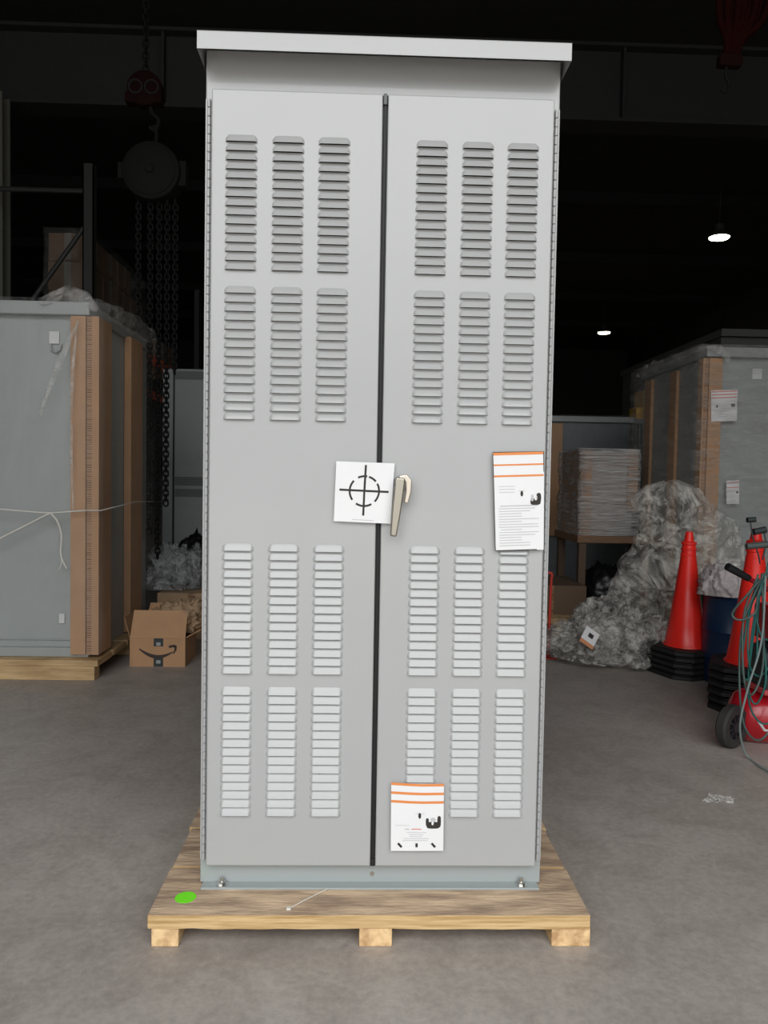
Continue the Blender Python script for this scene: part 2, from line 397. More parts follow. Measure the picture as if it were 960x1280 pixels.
# upper instruction sheet in a clear sleeve
m, f = sheet([(615.7, 566), (680, 565), (679.5, 687), (619, 688.5)], -.0425, bulge=.003)
asp = 1.85
for v, w in ((.012, .050), (.125, .030), (.238, .036)): stroke(m, f, [(.012, v+.002), (.5, v), (.99, v-.003)], w, 3, asp)
for uv in ([(.004, .004), (.004, .5), (.004, .998)], [(.992, 0), (.996, .2)], [(.0, .998), (.86, .996)], [(0, -.004), (1, -.004)]): stroke(m, f, uv, .014, 1, asp)
blob(m, f, .555, .42, .028, .030, 1); stroke(m, f, [(.49, .392), (.62, .392)], .008, 2, asp)
blob(m, f, .83, .505, .105, .034, 1, n=14, sq=.6); blob(m, f, .895, .465, .05, .05, 1, sq=.7); blob(m, f, .765, .465, .028, .035, 2, sq=.7); blob(m, f, .835, .465, .03, .028, 0)
for k in range(16):
    v = .545+k*.027; u0 = .09+(.03 if k in (0, 9) else 0); u1 = random.choice((.55, .82, .88, .72, .9)); stroke(m, f, [(u0, v), (u1, v-.003)], .014 if k != 0 else .02, 2, asp)
for k in range(3): stroke(m, f, [(.10, .345+k*.03), (.42, .344+k*.03)], .011, 2, asp)
m.build('instruction_sheet', [paper, ink, grey_ink, orange_ink], cab, off=o)['label'] = 'tall white sheet with orange stripes at the right edge of the right door'
m, f = sheet([(489, 979), (555, 980), (554, 1063.5), (488.5, 1063.5)], -.0415, bulge=.001)
asp = 1.29
for v in (.018, .148, .275): stroke(m, f, [(0, v-.012), (.35, v), (.6, v+.004), (1, v-.002)], .048, 3, asp)
blob(m, f, .545, .475, .028, .045, 1); stroke(m, f, [(.46, .445), (.64, .445)], .01, 2, asp)
blob(m, f, .80, .615, .125, .050, 1, n=14, sq=.5); blob(m, f, .915, .56, .035, .085, 1, sq=.6); blob(m, f, .69, .57, .03, .06, 1, sq=.6); blob(m, f, .80, .535, .05, .035, 2, sq=.8); blob(m, f, .79, .585, .022, .03, 0)
stroke(m, f, [(.08, .62), (.36, .62)], .009, 2, asp); stroke(m, f, [(.26, .675), (.35, .675)], .02, 2, asp); stroke(m, f, [(.39, .675), (.58, .675)], .018, 4, asp)
for k, (a, b) in enumerate(((.30, .68), (.34, .62), (.36, .60), (.24, .72), (.22, .70))): stroke(m, f, [(a, .725+k*.03), (b, .725+k*.03)], .012, 2, asp)
for u, r in ((.17, -.5), (.49, 0), (.81, .5)):
    stroke(m, f, [(u-r*.07, .945), (u+r*-.0, .915), (u+r*.07, .885)] if r < 0 else [(u+r*.07, .945), (u, .915), (u-r*.07, .885)], .045, 1, asp) if r else stroke(m, f, [(u, .885), (u, .945)], .045, 1, asp)
m.build('warning_sheet', [paper, ink, grey_ink, orange_ink, pink_ink], cab, off=o)['label'] = 'small white sheet with orange stripes low on the right door'

# ------------------------------------------------------------------ main pallet
pal = thing('pallet', 'low rough pine pallet under the louvred grey cabinet, with a green dot sticker', 'pallet', (0, 0, 0))
ys = [-.1535]
def board(m, x0, x1, y0, y1, z0, z1, n=20, jit=.0015, faces=None, seed=0):
    """sawn board with slightly wavy edges, grain along x"""
    rnd = random.Random(seed); vs = []; fs = []; mi = []
    for i in range(n+1):
        x = x0+(x1-x0)*i/n; j = [rnd.uniform(-jit, jit) for _ in range(8)]
        vs += [(x, y0+j[0], z0+j[1]), (x, y1+j[2], z0+j[3]), (x, y1+j[4], z1+j[5]*.4), (x, y0+j[6]*.5, z1+j[7]*.3)]
    for i in range(n):
        a = 4*i
        for k in range(4): fs.append((a+k, a+(k+1) % 4, a+4+(k+1) % 4, a+4+k)); mi.append({0: 0, 1: 1, 2: 0, 3: 1}[k] if k != 2 else 0)
    b = len(m.f); m.add(vs, fs, 0)
    for i in range(n): m.m[b+4*i+3] = 1; m.m[b+4*i+1] = 1
    m.add(vs[:4]+vs[-4:], [(0, 1, 2, 3), (7, 6, 5, 4)], 2)
x0, x1 = -.5532, .549
ybs = [(-.1535, .0785), (.0872, .318), (.326, .556), (.564, .79)]
for i, (a, b) in enumerate(ybs):
    m = MB(); board(m, x0+(0, .004, -.004, 0)[i], x1+(0, -.003, .004, 0)[i], a, b, .0479+(0, .001, 0, 0)[i], .0824 if i == 0 else .0824, seed=i)
    m.build('deck_board', [wood_top, wood_edge, wood_end], pal)
for i, (a, b) in enumerate(((-.5455, -.478), (-.0305, .052), (.4535, .552))):
    m = MB(); m.box(a, b, -.150, .788, 0, .0475, 1, faces={2: 0, 4: 0})
    m.build('runner', [wood_end, wood_edge], pal, bevel=.003)
g = MB(); q = PZ(232, 1122, .0824); g.frus((q.x, q.y, .0828), (q.x, q.y, .0834), .027, .027, 28)
g.build('dot_sticker', greendot, pal)['label'] = 'round fluorescent green sticker'
a, b = PZ(361, 1137, .084), PZ(409, 1112, .084)
tie = MB(); tie.tube([(a.x, a.y, .0862), ((a.x*2+b.x)/3, (a.y*2+b.y)/3+.003, .0858), (b.x, b.y, .0858)], .0014, 8); tie.box(a.x-.006, a.x+.005, a.y-.004, a.y+.004, .0838, .0895)
tag(tie.build('cable_tie', cordw, bevel=.0005), 'thin white cable tie lying on the pallet board in front of the cabinet', 'cable tie')

# ------------------------------------------------------------------ wrapped cabinets
def ridge(p, sharp=3):
    return (1-min(1, abs(noise.noise(p))*2.2))**sharp
def crumple(m, c, s, seed, amp=.25, sub=5, flat=True, freq=2.2, mi=0):
    b = bmesh.new(); bmesh.ops.create_icosphere(b, subdivisions=sub, radius=1)
    off = Vector((seed*7.3, seed*3.1, seed*1.7)); vs = []
    for v in b.verts:
        p = v.co.copy(); wv = noise.noise_vector(p*1.3+off)*.5; q = p+wv
        st = Vector((q.x*1.0+q.z*.5, q.y*1.0-q.z*.3, q.z*.45))
        r = 1+amp*(.75*ridge(st*freq*1.3+off, 2.5)-.3)+amp*.5*(ridge(q*freq*2.6+off*2, 3)-.25)+amp*.28*(ridge(q*freq*6+off*3, 2)-.3)+amp*.9*noise.noise(p*1.2+off)
        p = p*r; p = Vector((p.x*s[0], p.y*s[1], p.z*s[2]))
        if flat: p.z = max(p.z, -s[2]*.35+.02*noise.noise(p*8+off)*s[2])
        vs.append(p+Vector(c))
    fs = [tuple(v.index for v in f.verts) for f in b.faces]; b.free()
    zmin = min(v.z for v in vs)
    return m.add(vs, fs, mi), zmin
def rumpled_strip(m, path, wd, seed, amp=.03, n=8, mi=0, k=3):
    """bunched film along a path: a rumpled tube"""
    P = bez(path, k*4); vs = []; fs = []
    for i, p in enumerate(P):
        for j in range(n):
            a = 2*PI*j/n; q = Vector((p.x, p.y, p.z)); w = wd*(.35+.65*math.sin(PI*(i+.5)/len(P)))
            d = Vector((math.cos(a), math.cos(a)*.3, math.sin(a)))*w
            nn = noise.noise_vector(p*9+d*14+Vector((seed, 0, 0)))*amp
            vs.append(q+d+nn)
    L = len(P)
    for i in range(L-1):
        for j in range(n): fs.append((i*n+j, i*n+(j+1) % n, (i+1)*n+(j+1) % n, (i+1)*n+j))
    fs += [tuple(range(n)), tuple(range((L-1)*n, L*n))]
    return m.add(vs, fs, mi)
def filmbox(m, x0, x1, y0, y1, z0, z1, seed, nz=60, nxy=14, amp=.006, bulge=.0):
    ring = []
    for i in range(nxy): ring.append((x0+(x1-x0)*i/nxy, y0))
    for i in range(nxy): ring.append((x1, y0+(y1-y0)*i/nxy))
    for i in range(nxy): ring.append((x1-(x1-x0)*i/nxy, y1))
    for i in range(nxy): ring.append((x0, y1-(y1-y0)*i/nxy))
    n = len(ring); cxm, cym = (x0+x1)/2, (y0+y1)/2; vs = []
    for k in range(nz+1):
        z = z0+(z1-z0)*k/nz
        for x, y in ring:
            d = noise.noise(Vector((x*3+seed, y*3, z*14)))*amp+noise.noise(Vector((x*9+seed, y*9, z*5)))*amp*.7
            vx = Vector((x-cxm, y-cym)).normalized(); vs.append((x+vx.x*(d+.006), y+vx.y*(d+.006), z))
    fs = [(k*n+i, k*n+(i+1) % n, (k+1)*n+(i+1) % n, (k+1)*n+i) for k in range(nz) for i in range(n)]
    fs.append(tuple(range(nz*n, nz*n+n)))
    return m.add(vs, fs, 0)
def corner_post(t, x, y, z0, z1, sx, wf, ws, wo=.041):
    """cardboard angle at a front corner: flange on the front, flange down the side"""
    m = MB(); s = sx
    def bx(a, b, *r): m.box(min(x+s*a, x+s*b), max(x+s*a, x+s*b), *r)
    bx(-wf, 0, y-.05, y-.004, z0, z1, 0); bx(.004, .034, y-.045, y+.02, z0, z1, 1); bx(.034, .034+wo, y-.05, y+ws, z0, z1, 0)
    k = 150
    for i in range(k): z = z0+(z1-z0)*i/k; bx(.005, .033, y-.047, y-.045, z, z+(z1-z0)/k*.5, 0)
    return m.build('corner_protector', [card, card_dk], t, off=W(t), bevel=.002)
def simple_pallet(name, label, x0, x1, y0, y1, h=.125, nb=5, cross=False):
    t = thing(name, label, 'pallet', ((x0+x1)/2, (y0+y1)/2, 0)); L = y1-y0; bw = L/nb
    for i in range(nb):
        m = MB(); m.box(x0, x1, y0+i*bw, y0+i*bw+bw*.9, h-.035, h); m.build('deck_board', wood_old, t, off=W(t), bevel=.003)
    for k in range(3):
        xx = x0+(x1-x0-.09)*k/2; yy = y0+(y1-y0-.09)*k/2; m = MB(); m.box(xx, xx+.09, y0+.002, y1, 0, h-.036) if not cross else m.box(x0, x1-.02, yy+.003, yy+.09, 0, h-.036); m.build('runner', wood_old, t, off=W(t), bevel=.003)
    return t
# left one
LX = -1.615; LY = 2.44
t = simple_pallet('pallet', 'yellow pine pallet under the film-wrapped cabinet at the left edge', -2.95, -1.525, 2.335, 3.72, .115, cross=True)
lc = thing('wrapped_cabinet', 'grey cabinet wrapped in clear film with brown cardboard corner posts, left of the louvred cabinet', 'cabinet', (-2.25, 3.0, .115))
ow = W(lc)
m = MB(); m.box(-2.9, LX, LY, 3.62, .117, 2.15); m.build('body', paint2, lc, off=ow, bevel=.004)
zt = PY(60, 376, LY-.05).z
m = MB(); m.box(-2.94, LX+.02, LY-.05, 3.66, zt-.075, zt); m.build('roof', paint2, lc, off=ow, bevel=.006)
m = MB(); m.box(-2.9, LX+.01, LY-.03, LY, .117, .17); m.box(-2.9, LX-.02, LY-.012, LY, .21, .216); m.build('base_flange', paint2, lc, off=ow, bevel=.002)
corner_post(lc, LX, LY, .135, zt-.08, 1, .085, .17)
m = MB(); m.box(LX+.004, LX+.05, 3.08, 3.34, .13, 2.08); m.build('side_protector', card, lc, off=ow, bevel=.002)
def lock_label(x, y, px, t, Y, w=.028, hgt=.035, hasp=True, name='seal_label'):
    p = PY(x, px, Y); m = MB(); m.box(p.x-w, p.x+w, Y-.004, Y, p.z-hgt, p.z+hgt); m.build(name, seal, t, off=W(t), bevel=.001)
lock_label(68, 0, 422, lc, LY-.006); lock_label(77.5, 0, 773, lc, LY-.006, .016, .028)
p = PY(69, 436, LY-.02); m = MB(); m.tube([(p.x-.03, LY-.01, p.z+.03), (p.x-.025, LY-.015, p.z-.005), (p.x, LY-.017, p.z-.02), (p.x+.025, LY-.015, p.z-.005), (p.x+.03, LY-.01, p.z+.03)], .006, 8); m.build('lifting_eye', paint2, lc, off=ow, smooth=True)
m = MB(); filmbox(m, -2.96, LX+.085, LY-.075, 3.72, .14, zt+.012, 3, amp=.012); m.build('stretch_film', wrap, lc, off=ow, smooth='all')
m = MB(); m.box(LX+.035, LX+.037, 2.44, 3.66, .9, 1.95); 
m = MB()
a = PY(60, 376, LY); rumpled_strip(m, [(a.x-.02, LY-.06, zt+.0), (PY(90, 365, LY).x, LY-.03, zt+.05), (PY(105, 372, LY).x, LY-.04, zt+.02), (LX+.04, LY-.05, zt-.03)], .045, 1)
rumpled_strip(m, [(LX+.03, LY-.06, zt-.02), (LX+.06, 2.8, zt+.0), (LX+.07, 3.3, zt+.0), (LX+.06, 3.72, zt-.08)], .06, 5)
q = [PY(x, y, LY-.09) for x, y in ((112, 400), (98, 402), (80, 440), (66, 475), (50, 520))]
rumpled_strip(m, [q[1], q[2], q[3], q[4]], .018, 9, amp=.01)
q = [PY(x, y, LY-.09) for x, y in ((97, 400), (91, 460), (89, 520), (91, 640))]
rumpled_strip(m, q, .010, 12, amp=.006)
m.build('gathered_film', gath, lc, off=ow, smooth='all')
# twine round the left cabinet
m = MB()
P = [PY(-20, 635, LY-.11), PY(0, 636.5, LY-.10), PY(30, 639, LY-.10), PY(63, 641, LY-.10), PY(108, 638, LY-.10)]
P2 = [PY(x, y, LY-.10) for x, y in ((-10, 677), (0, 673), (30, 658), (63, 641))]
m.tube(bez(P, 6), .0045, 6); m.tube(bez(P2, 6), .0055, 6)
m.tube([PY(108, 638, LY-.10), Vector((LX+.10, LY-.10, PY(108, 638, LY-.1).z)), Vector((LX+.105, 3.0, 1.0)), Vector((LX+.105, 3.7, .985))], .0035, 6)
m.tube(bez([PY(x, y, LY-.105) for x, y in ((63, 641), (72, 652), (77, 670), (76, 690), (79, 702), (84, 711))], 6), .006, 6)
m.tube(bez([PY(x, y, LY-.105) for x, y in ((76, 695), (77, 704), (74, 712))], 5), .003, 6)
m.build('twine', cordw, lc, off=ow, smooth='all')

# right one
RX = 2.425; RY = 3.45
t = simple_pallet('pallet', 'pine pallet under the film-wrapped grey cabinet at the right edge', 2.38, 4.1, 3.38, 4.72, .115)
rc = thing('wrapped_cabinet', 'grey cabinet in clear film behind the traffic cones, red-striped white sheet on its corner post', 'cabinet', (3.2, 4.2, .115)); ow = W(rc)
zt = PY(920, 434, RY-.05).z
m = MB(); m.box(RX, 3.9, RY, 4.66, .117, zt-.04); m.build('body', paint2, rc, off=ow, bevel=.004)
m = MB(); m.box(RX-.02, 3.94, RY-.05, 4.70, zt-.07, zt); m.build('roof', paint2, rc, off=ow, bevel=.006)
corner_post(rc, RX, RY, .135, zt-.08, -1, .095, .03, .012)
for y in (3.9, 4.42): m = MB(); m.box(RX-.03, RX-.004, y, y+.13, .13, zt-.1); m.build('side_protector', card, rc, off=ow, bevel=.002)
p = PY(946, 468, RY); m = MB(); m.box(p.x-.035, p.x+.035, RY-.006, RY, p.z-.035, p.z+.04); m.build('seal_label', seal, rc, off=ow, bevel=.001)
def stripe_sheet(pxs, Y, t, big=True, Yr=None):
    m, f = sheet(pxs, Y, bulge=.0, Yr=Yr)
    for v in ((.05, .15, .25) if big else (.1, .3)): stroke(m, f, [(.02, v), (.98, v-.01)], .035, 1, 1)
    blob(m, f, .84, .50, .075, .055, 2, n=12, sq=.6); blob(m, f, .84, .47, .03, .03, 0)
    if big: blob(m, f, .22, .52, .03, .05, 2)
    for k in range(4): stroke(m, f, [(.3, .60+k*.08), (.68, .60+k*.08)], .015, 3, 1)
    return m.build('instruction_sheet', [paper, pink_ink, ink, grey_ink], t, off=W(t))
stripe_sheet([(889, 488), (922, 487), (921, 526), (889, 527)], RY-.056, rc)
stripe_sheet([(908, 601), (924, 600), (924, 630), (908, 630)], RY-.056, rc, False)
m = MB(); filmbox(m, RX-.085, 3.98, RY-.08, 4.76, .14, zt+.012, 8, amp=.014); m.build('stretch_film', wraps, rc, off=ow, smooth='all')
m = MB(); rumpled_strip(m, [(RX-.03, RY-.07, zt), (RX+.03, RY-.09, zt-.02), (RX+.10, RY-.09, zt-.06), (RX+.12, RY-.09, zt-.12)], .03, 21, amp=.02)
rumpled_strip(m, [(RX-.03, RY, zt), (RX-.06, RY+.5, zt-.01), (RX-.06, RY+1.0, zt-.02), (RX-.05, RY+1.25, zt-.03)], .04, 22, amp=.03)
m.build('gathered_film', gath, rc, off=ow, smooth='all')
# taller dark olive grey enclosure behind it
p = PY(935, 398, 4.75)
dimp = mat('dark olive grey enclosure', (.10, .105, .09), rough=.7)
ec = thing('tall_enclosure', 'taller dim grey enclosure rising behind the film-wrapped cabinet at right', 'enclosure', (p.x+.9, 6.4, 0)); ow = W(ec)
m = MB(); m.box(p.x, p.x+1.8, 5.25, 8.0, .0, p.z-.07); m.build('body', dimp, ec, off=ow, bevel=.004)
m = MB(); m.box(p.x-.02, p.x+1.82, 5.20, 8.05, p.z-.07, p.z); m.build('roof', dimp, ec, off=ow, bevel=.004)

# centre right far: dark wrapped cabinet, corrugated container, yellow machine
ztc = PY(740, 521, 6.0).z; xa = PY(694, 600, 6.0).x; xb = PY(786, 600, 6.0).x
dc = thing('wrapped_cabinet', 'dim slate grey film-wrapped cabinet behind the bench, right beside the louvred cabinet', 'cabinet', ((xa+xb)/2, 6.5, 0)); ow = W(dc)
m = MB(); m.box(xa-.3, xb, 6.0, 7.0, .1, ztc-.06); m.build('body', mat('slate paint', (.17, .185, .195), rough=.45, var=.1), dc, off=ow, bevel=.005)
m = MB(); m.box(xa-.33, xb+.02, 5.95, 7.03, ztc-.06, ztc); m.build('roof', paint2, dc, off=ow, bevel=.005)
m = MB(); m.box(xa-.28, xb-.02, 5.99, 6.98, 0, .099); m.build('runner_base', wood_old, dc, off=ow)
m = MB(); m.box(PY(689, 600, 5.9).x, PY(703, 600, 5.9).x, 5.935, 5.949, .62, ztc-.08); m.build('corner_protector', card, dc, off=ow)
m = MB(); filmbox(m, xa-.33, xb+.03, 5.93, 7.06, .08, ztc+.012, 14, amp=.018); m.build('stretch_film', wrap, dc, off=ow, smooth='all')
xa2, xb2 = PY(789, 560, 6.2).x, PY(825, 560, 6.2).x; z2 = PY(800, 524, 6.2).z
kc = thing('corrugated_container', 'grey green container with vertical corrugations between the slate cabinet and the right wrapped cabinet', 'container', ((xa2+xb2)/2, 6.6, 0)); ow = W(kc)
m = MB(); n = 8; poly = []
for i in range(n):
    x = xa2+(xb2-xa2)*i/n; w = (xb2-xa2)/n; poly += [(x, 6.2), (x+w*.35, 6.2), (x+w*.5, 6.24), (x+w*.85, 6.24)]
poly += [(xb2, 6.2)]; k = len(poly)
m.add([(x, y, .03) for x, y in poly]+[(x, y, z2-.05) for x, y in poly], [(i, i+1, k+i+1, k+i) for i in range(k-1)])
m.box(xa2, xb2, 6.26, 7.0, .03, z2-.05); m.build('corrugated_wall', mat('grey green sheet', (.21, .235, .21), rough=.5), kc, off=ow)
m = MB(); m.box(xa2-.02, xb2+.02, 6.18, 7.02, z2-.05, z2); m.build('top_rim', paint_dk, kc, off=ow, bevel=.004); m = MB(); m.box(xa2-.02, xb2+.02, 6.18, 7.02, 0, .03); m.build('bottom_rim', paint_dk, kc, off=ow, bevel=.004)
m = MB(); p0 = PY(804, 519, 6.3); p1 = PY(818, 488, 6.3)
yb_ = z2+.002
m.box(p0.x, p1.x, 6.3, 6.6, yb_+.02, p1.z); m.box(p0.x-.07, p0.x, 6.32, 6.55, yb_+.02, yb_+.14); m.box(p0.x-.08, p1.x+.01, 6.29, 6.61, yb_, yb_+.02)
tag(m.build('yellow_motor_unit', yellow, bevel=.008), 'small yellow boxy machine sitting on top of the corrugated container', 'machine')

# ------------------------------------------------------------------ bench and its wrapped load
by = 4.15
zbt = PY(760, 670, by).z; bx0, bx1 = PY(722, 670, by).x, PY(802, 670, by).x
bn = thing('workbench', 'dark wooden bench with a thick brown top behind the pile of clear film', 'workbench', ((bx0+bx1)/2, by+.35, 0)); ow = W(bn)
m = MB(); m.box(bx0, bx1+.25, by, by+.75, zbt-.06, zbt); m.build('bench_top', mat('worn bench wood', (.22, .125, .07), rough=.75, var=.15, stretch=(1, 6, 6)), bn, off=ow, bevel=.005)
for x, y in ((bx0+.02, by+.02), (bx1+.15, by+.02), (bx0+.02, by+.66), (bx1+.15, by+.66)):
    m = MB(); m.box(x, x+.06, y, y+.06, 0, zbt-.061); m.build('leg', mat('dark bench wood', (.11, .07, .045), rough=.8), bn, off=ow, bevel=.003)
sx0, sx1 = PY(727, 600, by).x, PY(795, 600, by).x; zs = PY(760, 563, by).z
bx = thing('wrapped_carton', 'white film-wrapped carton with a brown corner post standing on the bench', 'carton', ((sx0+sx1)/2, by+.3, zbt)); ow = W(bx)
m = MB(); m.box(sx0+.02, sx1-.01, by+.04, by+.6, zbt, zs-.01); m.build('box', mat('pale carton board', (.50, .44, .41), rough=.7, var=.1, scale=6), bx, off=ow, bevel=.004)
m = MB(); m.box(sx0, sx0+.012, by+.02, by+.6, zbt, zs); m.box(sx0, sx0+.09, by+.015, by+.03, zbt, zs)
for i in range(40): z = zbt+(zs-zbt)*i/40; m.box(sx0+.006, sx0+.03, by+.008, by+.015, z, z+.009, 1)
m.build('corner_protector', [card, card_dk], bx, off=ow)
m = MB(); m.box(sx1-.06, sx1+.02, by+.01, by+.03, zbt+.2, zs+.01); m.build('end_protector', card, bx, off=ow, bevel=.002)
m = MB(); filmbox(m, sx0-.02, sx1+.03, by-.01, by+.63, zbt+.002, zs+.015, 31, nz=80, amp=.022); m.build('stretch_film', film('tight creased film', (.72, .70, .68), .25, .85, rough=.2, scale=3, bump=1, stretch=(.6, 1, 8)), bx, off=ow, smooth='all')
m = MB(); crumple(m, (PY(770, 735, by+.1).x, by+.35, .32), (.27, .27, .36), 3, amp=.14, freq=1.4)
zm = min(v[2] for v in m.v); m.v = [(x, y, z-zm) for x, y, z in m.v]
tag(m.build('black_sack', blackbag, smooth='all'), 'bulging black plastic sack on the floor under the bench', 'sack')
m = MB(); p = PZ(741, 770, 0); m.prism([(p.x-.03, 0), (p.x+.03, 0), (p.x+.025, .15), (p.x-.022, .15)], .05, M=Matrix.Translation((0, p.y, 0)))
tag(m.build('yellow_block', yellow, bevel=.004), 'short upright yellow block on the floor in front of the black sack', 'block')
# low pallet between cabinet and sack, with a kraft board on it
q = PZ(690, 776, 0)
t = simple_pallet('pallet', 'dim low pallet on the floor just past the right side of the louvred cabinet', 1.15, 1.82, 3.75, 4.7, .13, 4)
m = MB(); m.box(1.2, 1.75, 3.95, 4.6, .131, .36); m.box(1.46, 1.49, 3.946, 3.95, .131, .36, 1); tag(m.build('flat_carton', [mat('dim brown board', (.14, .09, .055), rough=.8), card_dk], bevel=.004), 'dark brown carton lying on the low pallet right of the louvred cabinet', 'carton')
# red hooked bar
p = PZ(685, 822, 0); q = PY(686, 716, p.y)
m = MB(); H = q.z
m.tube(bez([(p.x, p.y, .0), (p.x+.004, p.y, H*.5), (p.x+.008, p.y, H-.06), (p.x+.012, p.y, H-.015), (p.x-.004, p.y, H), (p.x-.03, p.y, H-.012), (p.x-.035, p.y, H-.05)], 8), .009, 10)
m.box(p.x-.05, p.x+.05, p.y-.05, p.y+.05, 0, .006)
tag(m.build('hooked_bar', redst, smooth=True), 'thin red bar with a hooked top standing beside the right edge of the louvred cabinet', 'bar')

# ------------------------------------------------------------------ film pile and drape
def heap(name, lumps, material, label, cat, extra=None, sub=5):
    m = MB(); z0 = 0
    for c, s, sd, amp, fr in lumps:
        crumple(m, c, s, sd, amp=amp, freq=fr, sub=sub)
    m.v = [(x, y, max(z, .002+.004*abs(noise.noise(Vector((x*9, y*9, 0)))))) for x, y, z in m.v]
    ob = m.build(name, material, smooth='all'); tag(ob, label, cat); return ob
pt = heap('plastic_film_heap', [
    ((PY(735, 800, 2.95).x, 2.95, .10), (.28, .24, .19), 11, .34, 1.6),
    ((PY(790, 800, 2.9).x, 2.9, .11), (.28, .24, .24), 12, .34, 1.7),
    ((PY(762, 800, 3.1).x, 3.15, .14), (.26, .22, .24), 13, .34, 1.7)], crink, 'low crumpled heap of clear plastic film on the floor left of the traffic cones', 'plastic film')
a = PY(732, 795, 2.60); m = MB()
M = Matrix.Translation(PY(738, 795, 2.68)) @ Matrix.Rotation(R(35), 4, 'Y') @ Matrix.Rotation(R(-25), 4, 'X')
m.box(-.05, .05, 0, .002, -.045, .045, 0, M=M); m.box(-.05, .05, -.001, 0, -.07, -.045, 1, M=M); m.box(-.015, .02, -.0012, 0, -.012, .016, 2, M=M)
m.build('paper_label', [paper, mat('orange label edge', (.7, .3, .14)), ink], None)
lb = bpy.data.objects['paper_label']; lb.parent = pt
# draped sheet: folded curtain from the top of the right cabinet side down over the stacked goods
def drape(name, outline, Y, depth, seed, material, label, nx=120, nz=120):
    """crumpled film mound: front skin bulging out of an outline given as (px, py) polygon, closed by a back skin"""
    P = [(PY(x, y, Y).x, PY(x, y, Y).z) for x, y in outline]
    xs = [p[0] for p in P]; zs = [p[1] for p in P]; x0, x1, z0, z1 = min(xs), max(xs), max(0.004, min(zs)), max(zs)
    def spans(z):
        c = []
        for i in range(len(P)):
            a, b = P[i], P[(i+1) % len(P)]
            if (a[1] > z) != (b[1] > z): c.append(a[0]+(z-a[1])/(b[1]-a[1])*(b[0]-a[0]))
        return (min(c), max(c)) if c else None
    m = MB(); vs = []; rows = []
    for k in range(nz+1):
        z = z0+(z1-z0)*(.002+.996*k/nz); s = spans(z)
        tz = k/nz; row = []
        for i in range(nx+1):
            u = i/nx; x = s[0]+(s[1]-s[0])*u
            e = math.sin(PI*u)**.5*min(1, (1-tz)*7)**.5
            wv = noise.noise_vector(Vector((x*2.2, z*2.2, seed)))*.35; X_, Z_ = x+wv.x, z+wv.y
            q = Vector((x*2.4+seed, z*1.8, seed))
            y = Y+.1-depth*e*(.75+.5*noise.noise(q))-.085*e*ridge(Vector((X_*3.2+Z_*1.5, Z_*1.2, seed)), 2.5)-.05*e*ridge(Vector((X_*3+9, Z_*6-X_*3, seed+5)), 3)-.028*ridge(Vector((X_*11-Z_*5, Z_*8, 3)), 2.5)-.014*ridge(Vector((X_*24, Z_*20, 3)), 2)
            jx = .02*noise.noise(Vector((z*8, x*4, seed))); row.append((x+jx, y, z+.012*noise.noise(Vector((x*9, z*9, seed)))*(1 if k else 0)))
        rows.append(row)
    for r in rows: vs += r
    K = len(vs); W_ = nx+1
    fs = [(k*W_+i, k*W_+i+1, (k+1)*W_+i+1, (k+1)*W_+i) for k in range(nz) for i in range(nx)]
    m.add(vs, fs)
    ob = m.build(name, material, smooth='all'); tag(ob, label, 'plastic film'); return ob
drape('film_drape', [(768, 800), (766, 745), (776, 705), (792, 690), (800, 660), (792, 625), (812, 606), (850, 598), (880, 612), (905, 640), (928, 650), (936, 700), (925, 735), (872, 728), (866, 800), (850, 836), (800, 836)], 3.25, .22, 4, crink2,
      'tall translucent drape of clear film behind the first traffic cone')
# dark things the drape hangs over
m = MB(); a = PY(800, 700, 3.5); b = PY(925, 700, 3.5)
m.box(a.x+.06, b.x-.05, 3.48, 4.05-.75+.0+.1, .002, .02) if False else None

# ------------------------------------------------------------------ traffic cones
def make_cone(label, h=.735, rb=.122, half=.20, shell=True, rz=0):
    t = thing('traffic_cone', label, 'traffic cone', (0, 0, 0))
    c = half*.38; poly = [(half, -half+c), (half, half-c), (half-c, half), (-half+c, half), (-half, half-c), (-half, -half+c), (-half+c, -half), (half-c, -half)]
    m = MB()
    for z0, z1, k in ((0, .022, 1.0), (.022, .030, .93)):
        n = 8; m.add([(x*k, y*k, z0) for x, y in poly]+[(x*k, y*k, z1) for x, y in poly], [tuple(range(7, -1, -1)), tuple(range(8, 16))]+[(i, (i+1) % 8, 8+(i+1) % 8, 8+i) for i in range(8)])
    m.build('base', conebase, t, bevel=.004)
    m = MB()
    prof = [(rb+.014, .030), (rb+.012, .036), (rb, .050), (rb*.86, .16), (rb*.62, .36), (rb*.615, .362), (rb*.58, .40), (rb*.36, .60), (.040, .655), (.046, .660), (.046, .672), (.030, .680), (.024, .72), (.021, h), (.015, h+.003), (.015, h-.01)]
    m.lathe(prof, n=40, close=False); m.build('cone_body', conered, t, smooth=True)
    return t
def stack(px, base, n, rzs, labels, grp, tilt=0, dz=.036, sc=1):
    pr = make_cone(labels[0]); 
    pos = PZ(px, base, 0)
    for i in range(n):
        c = pr if i == 0 else copy_tree(pr)
        c.location = (pos.x+random.uniform(-.004, .004), pos.y, i*dz); c.rotation_euler = (0, 0, rzs+random.uniform(-.04, .04)); c.scale = (sc,)*3
        c['group'] = grp
        c['label'] = labels[1] if i == n-1 else (labels[0] if i else labels[2])
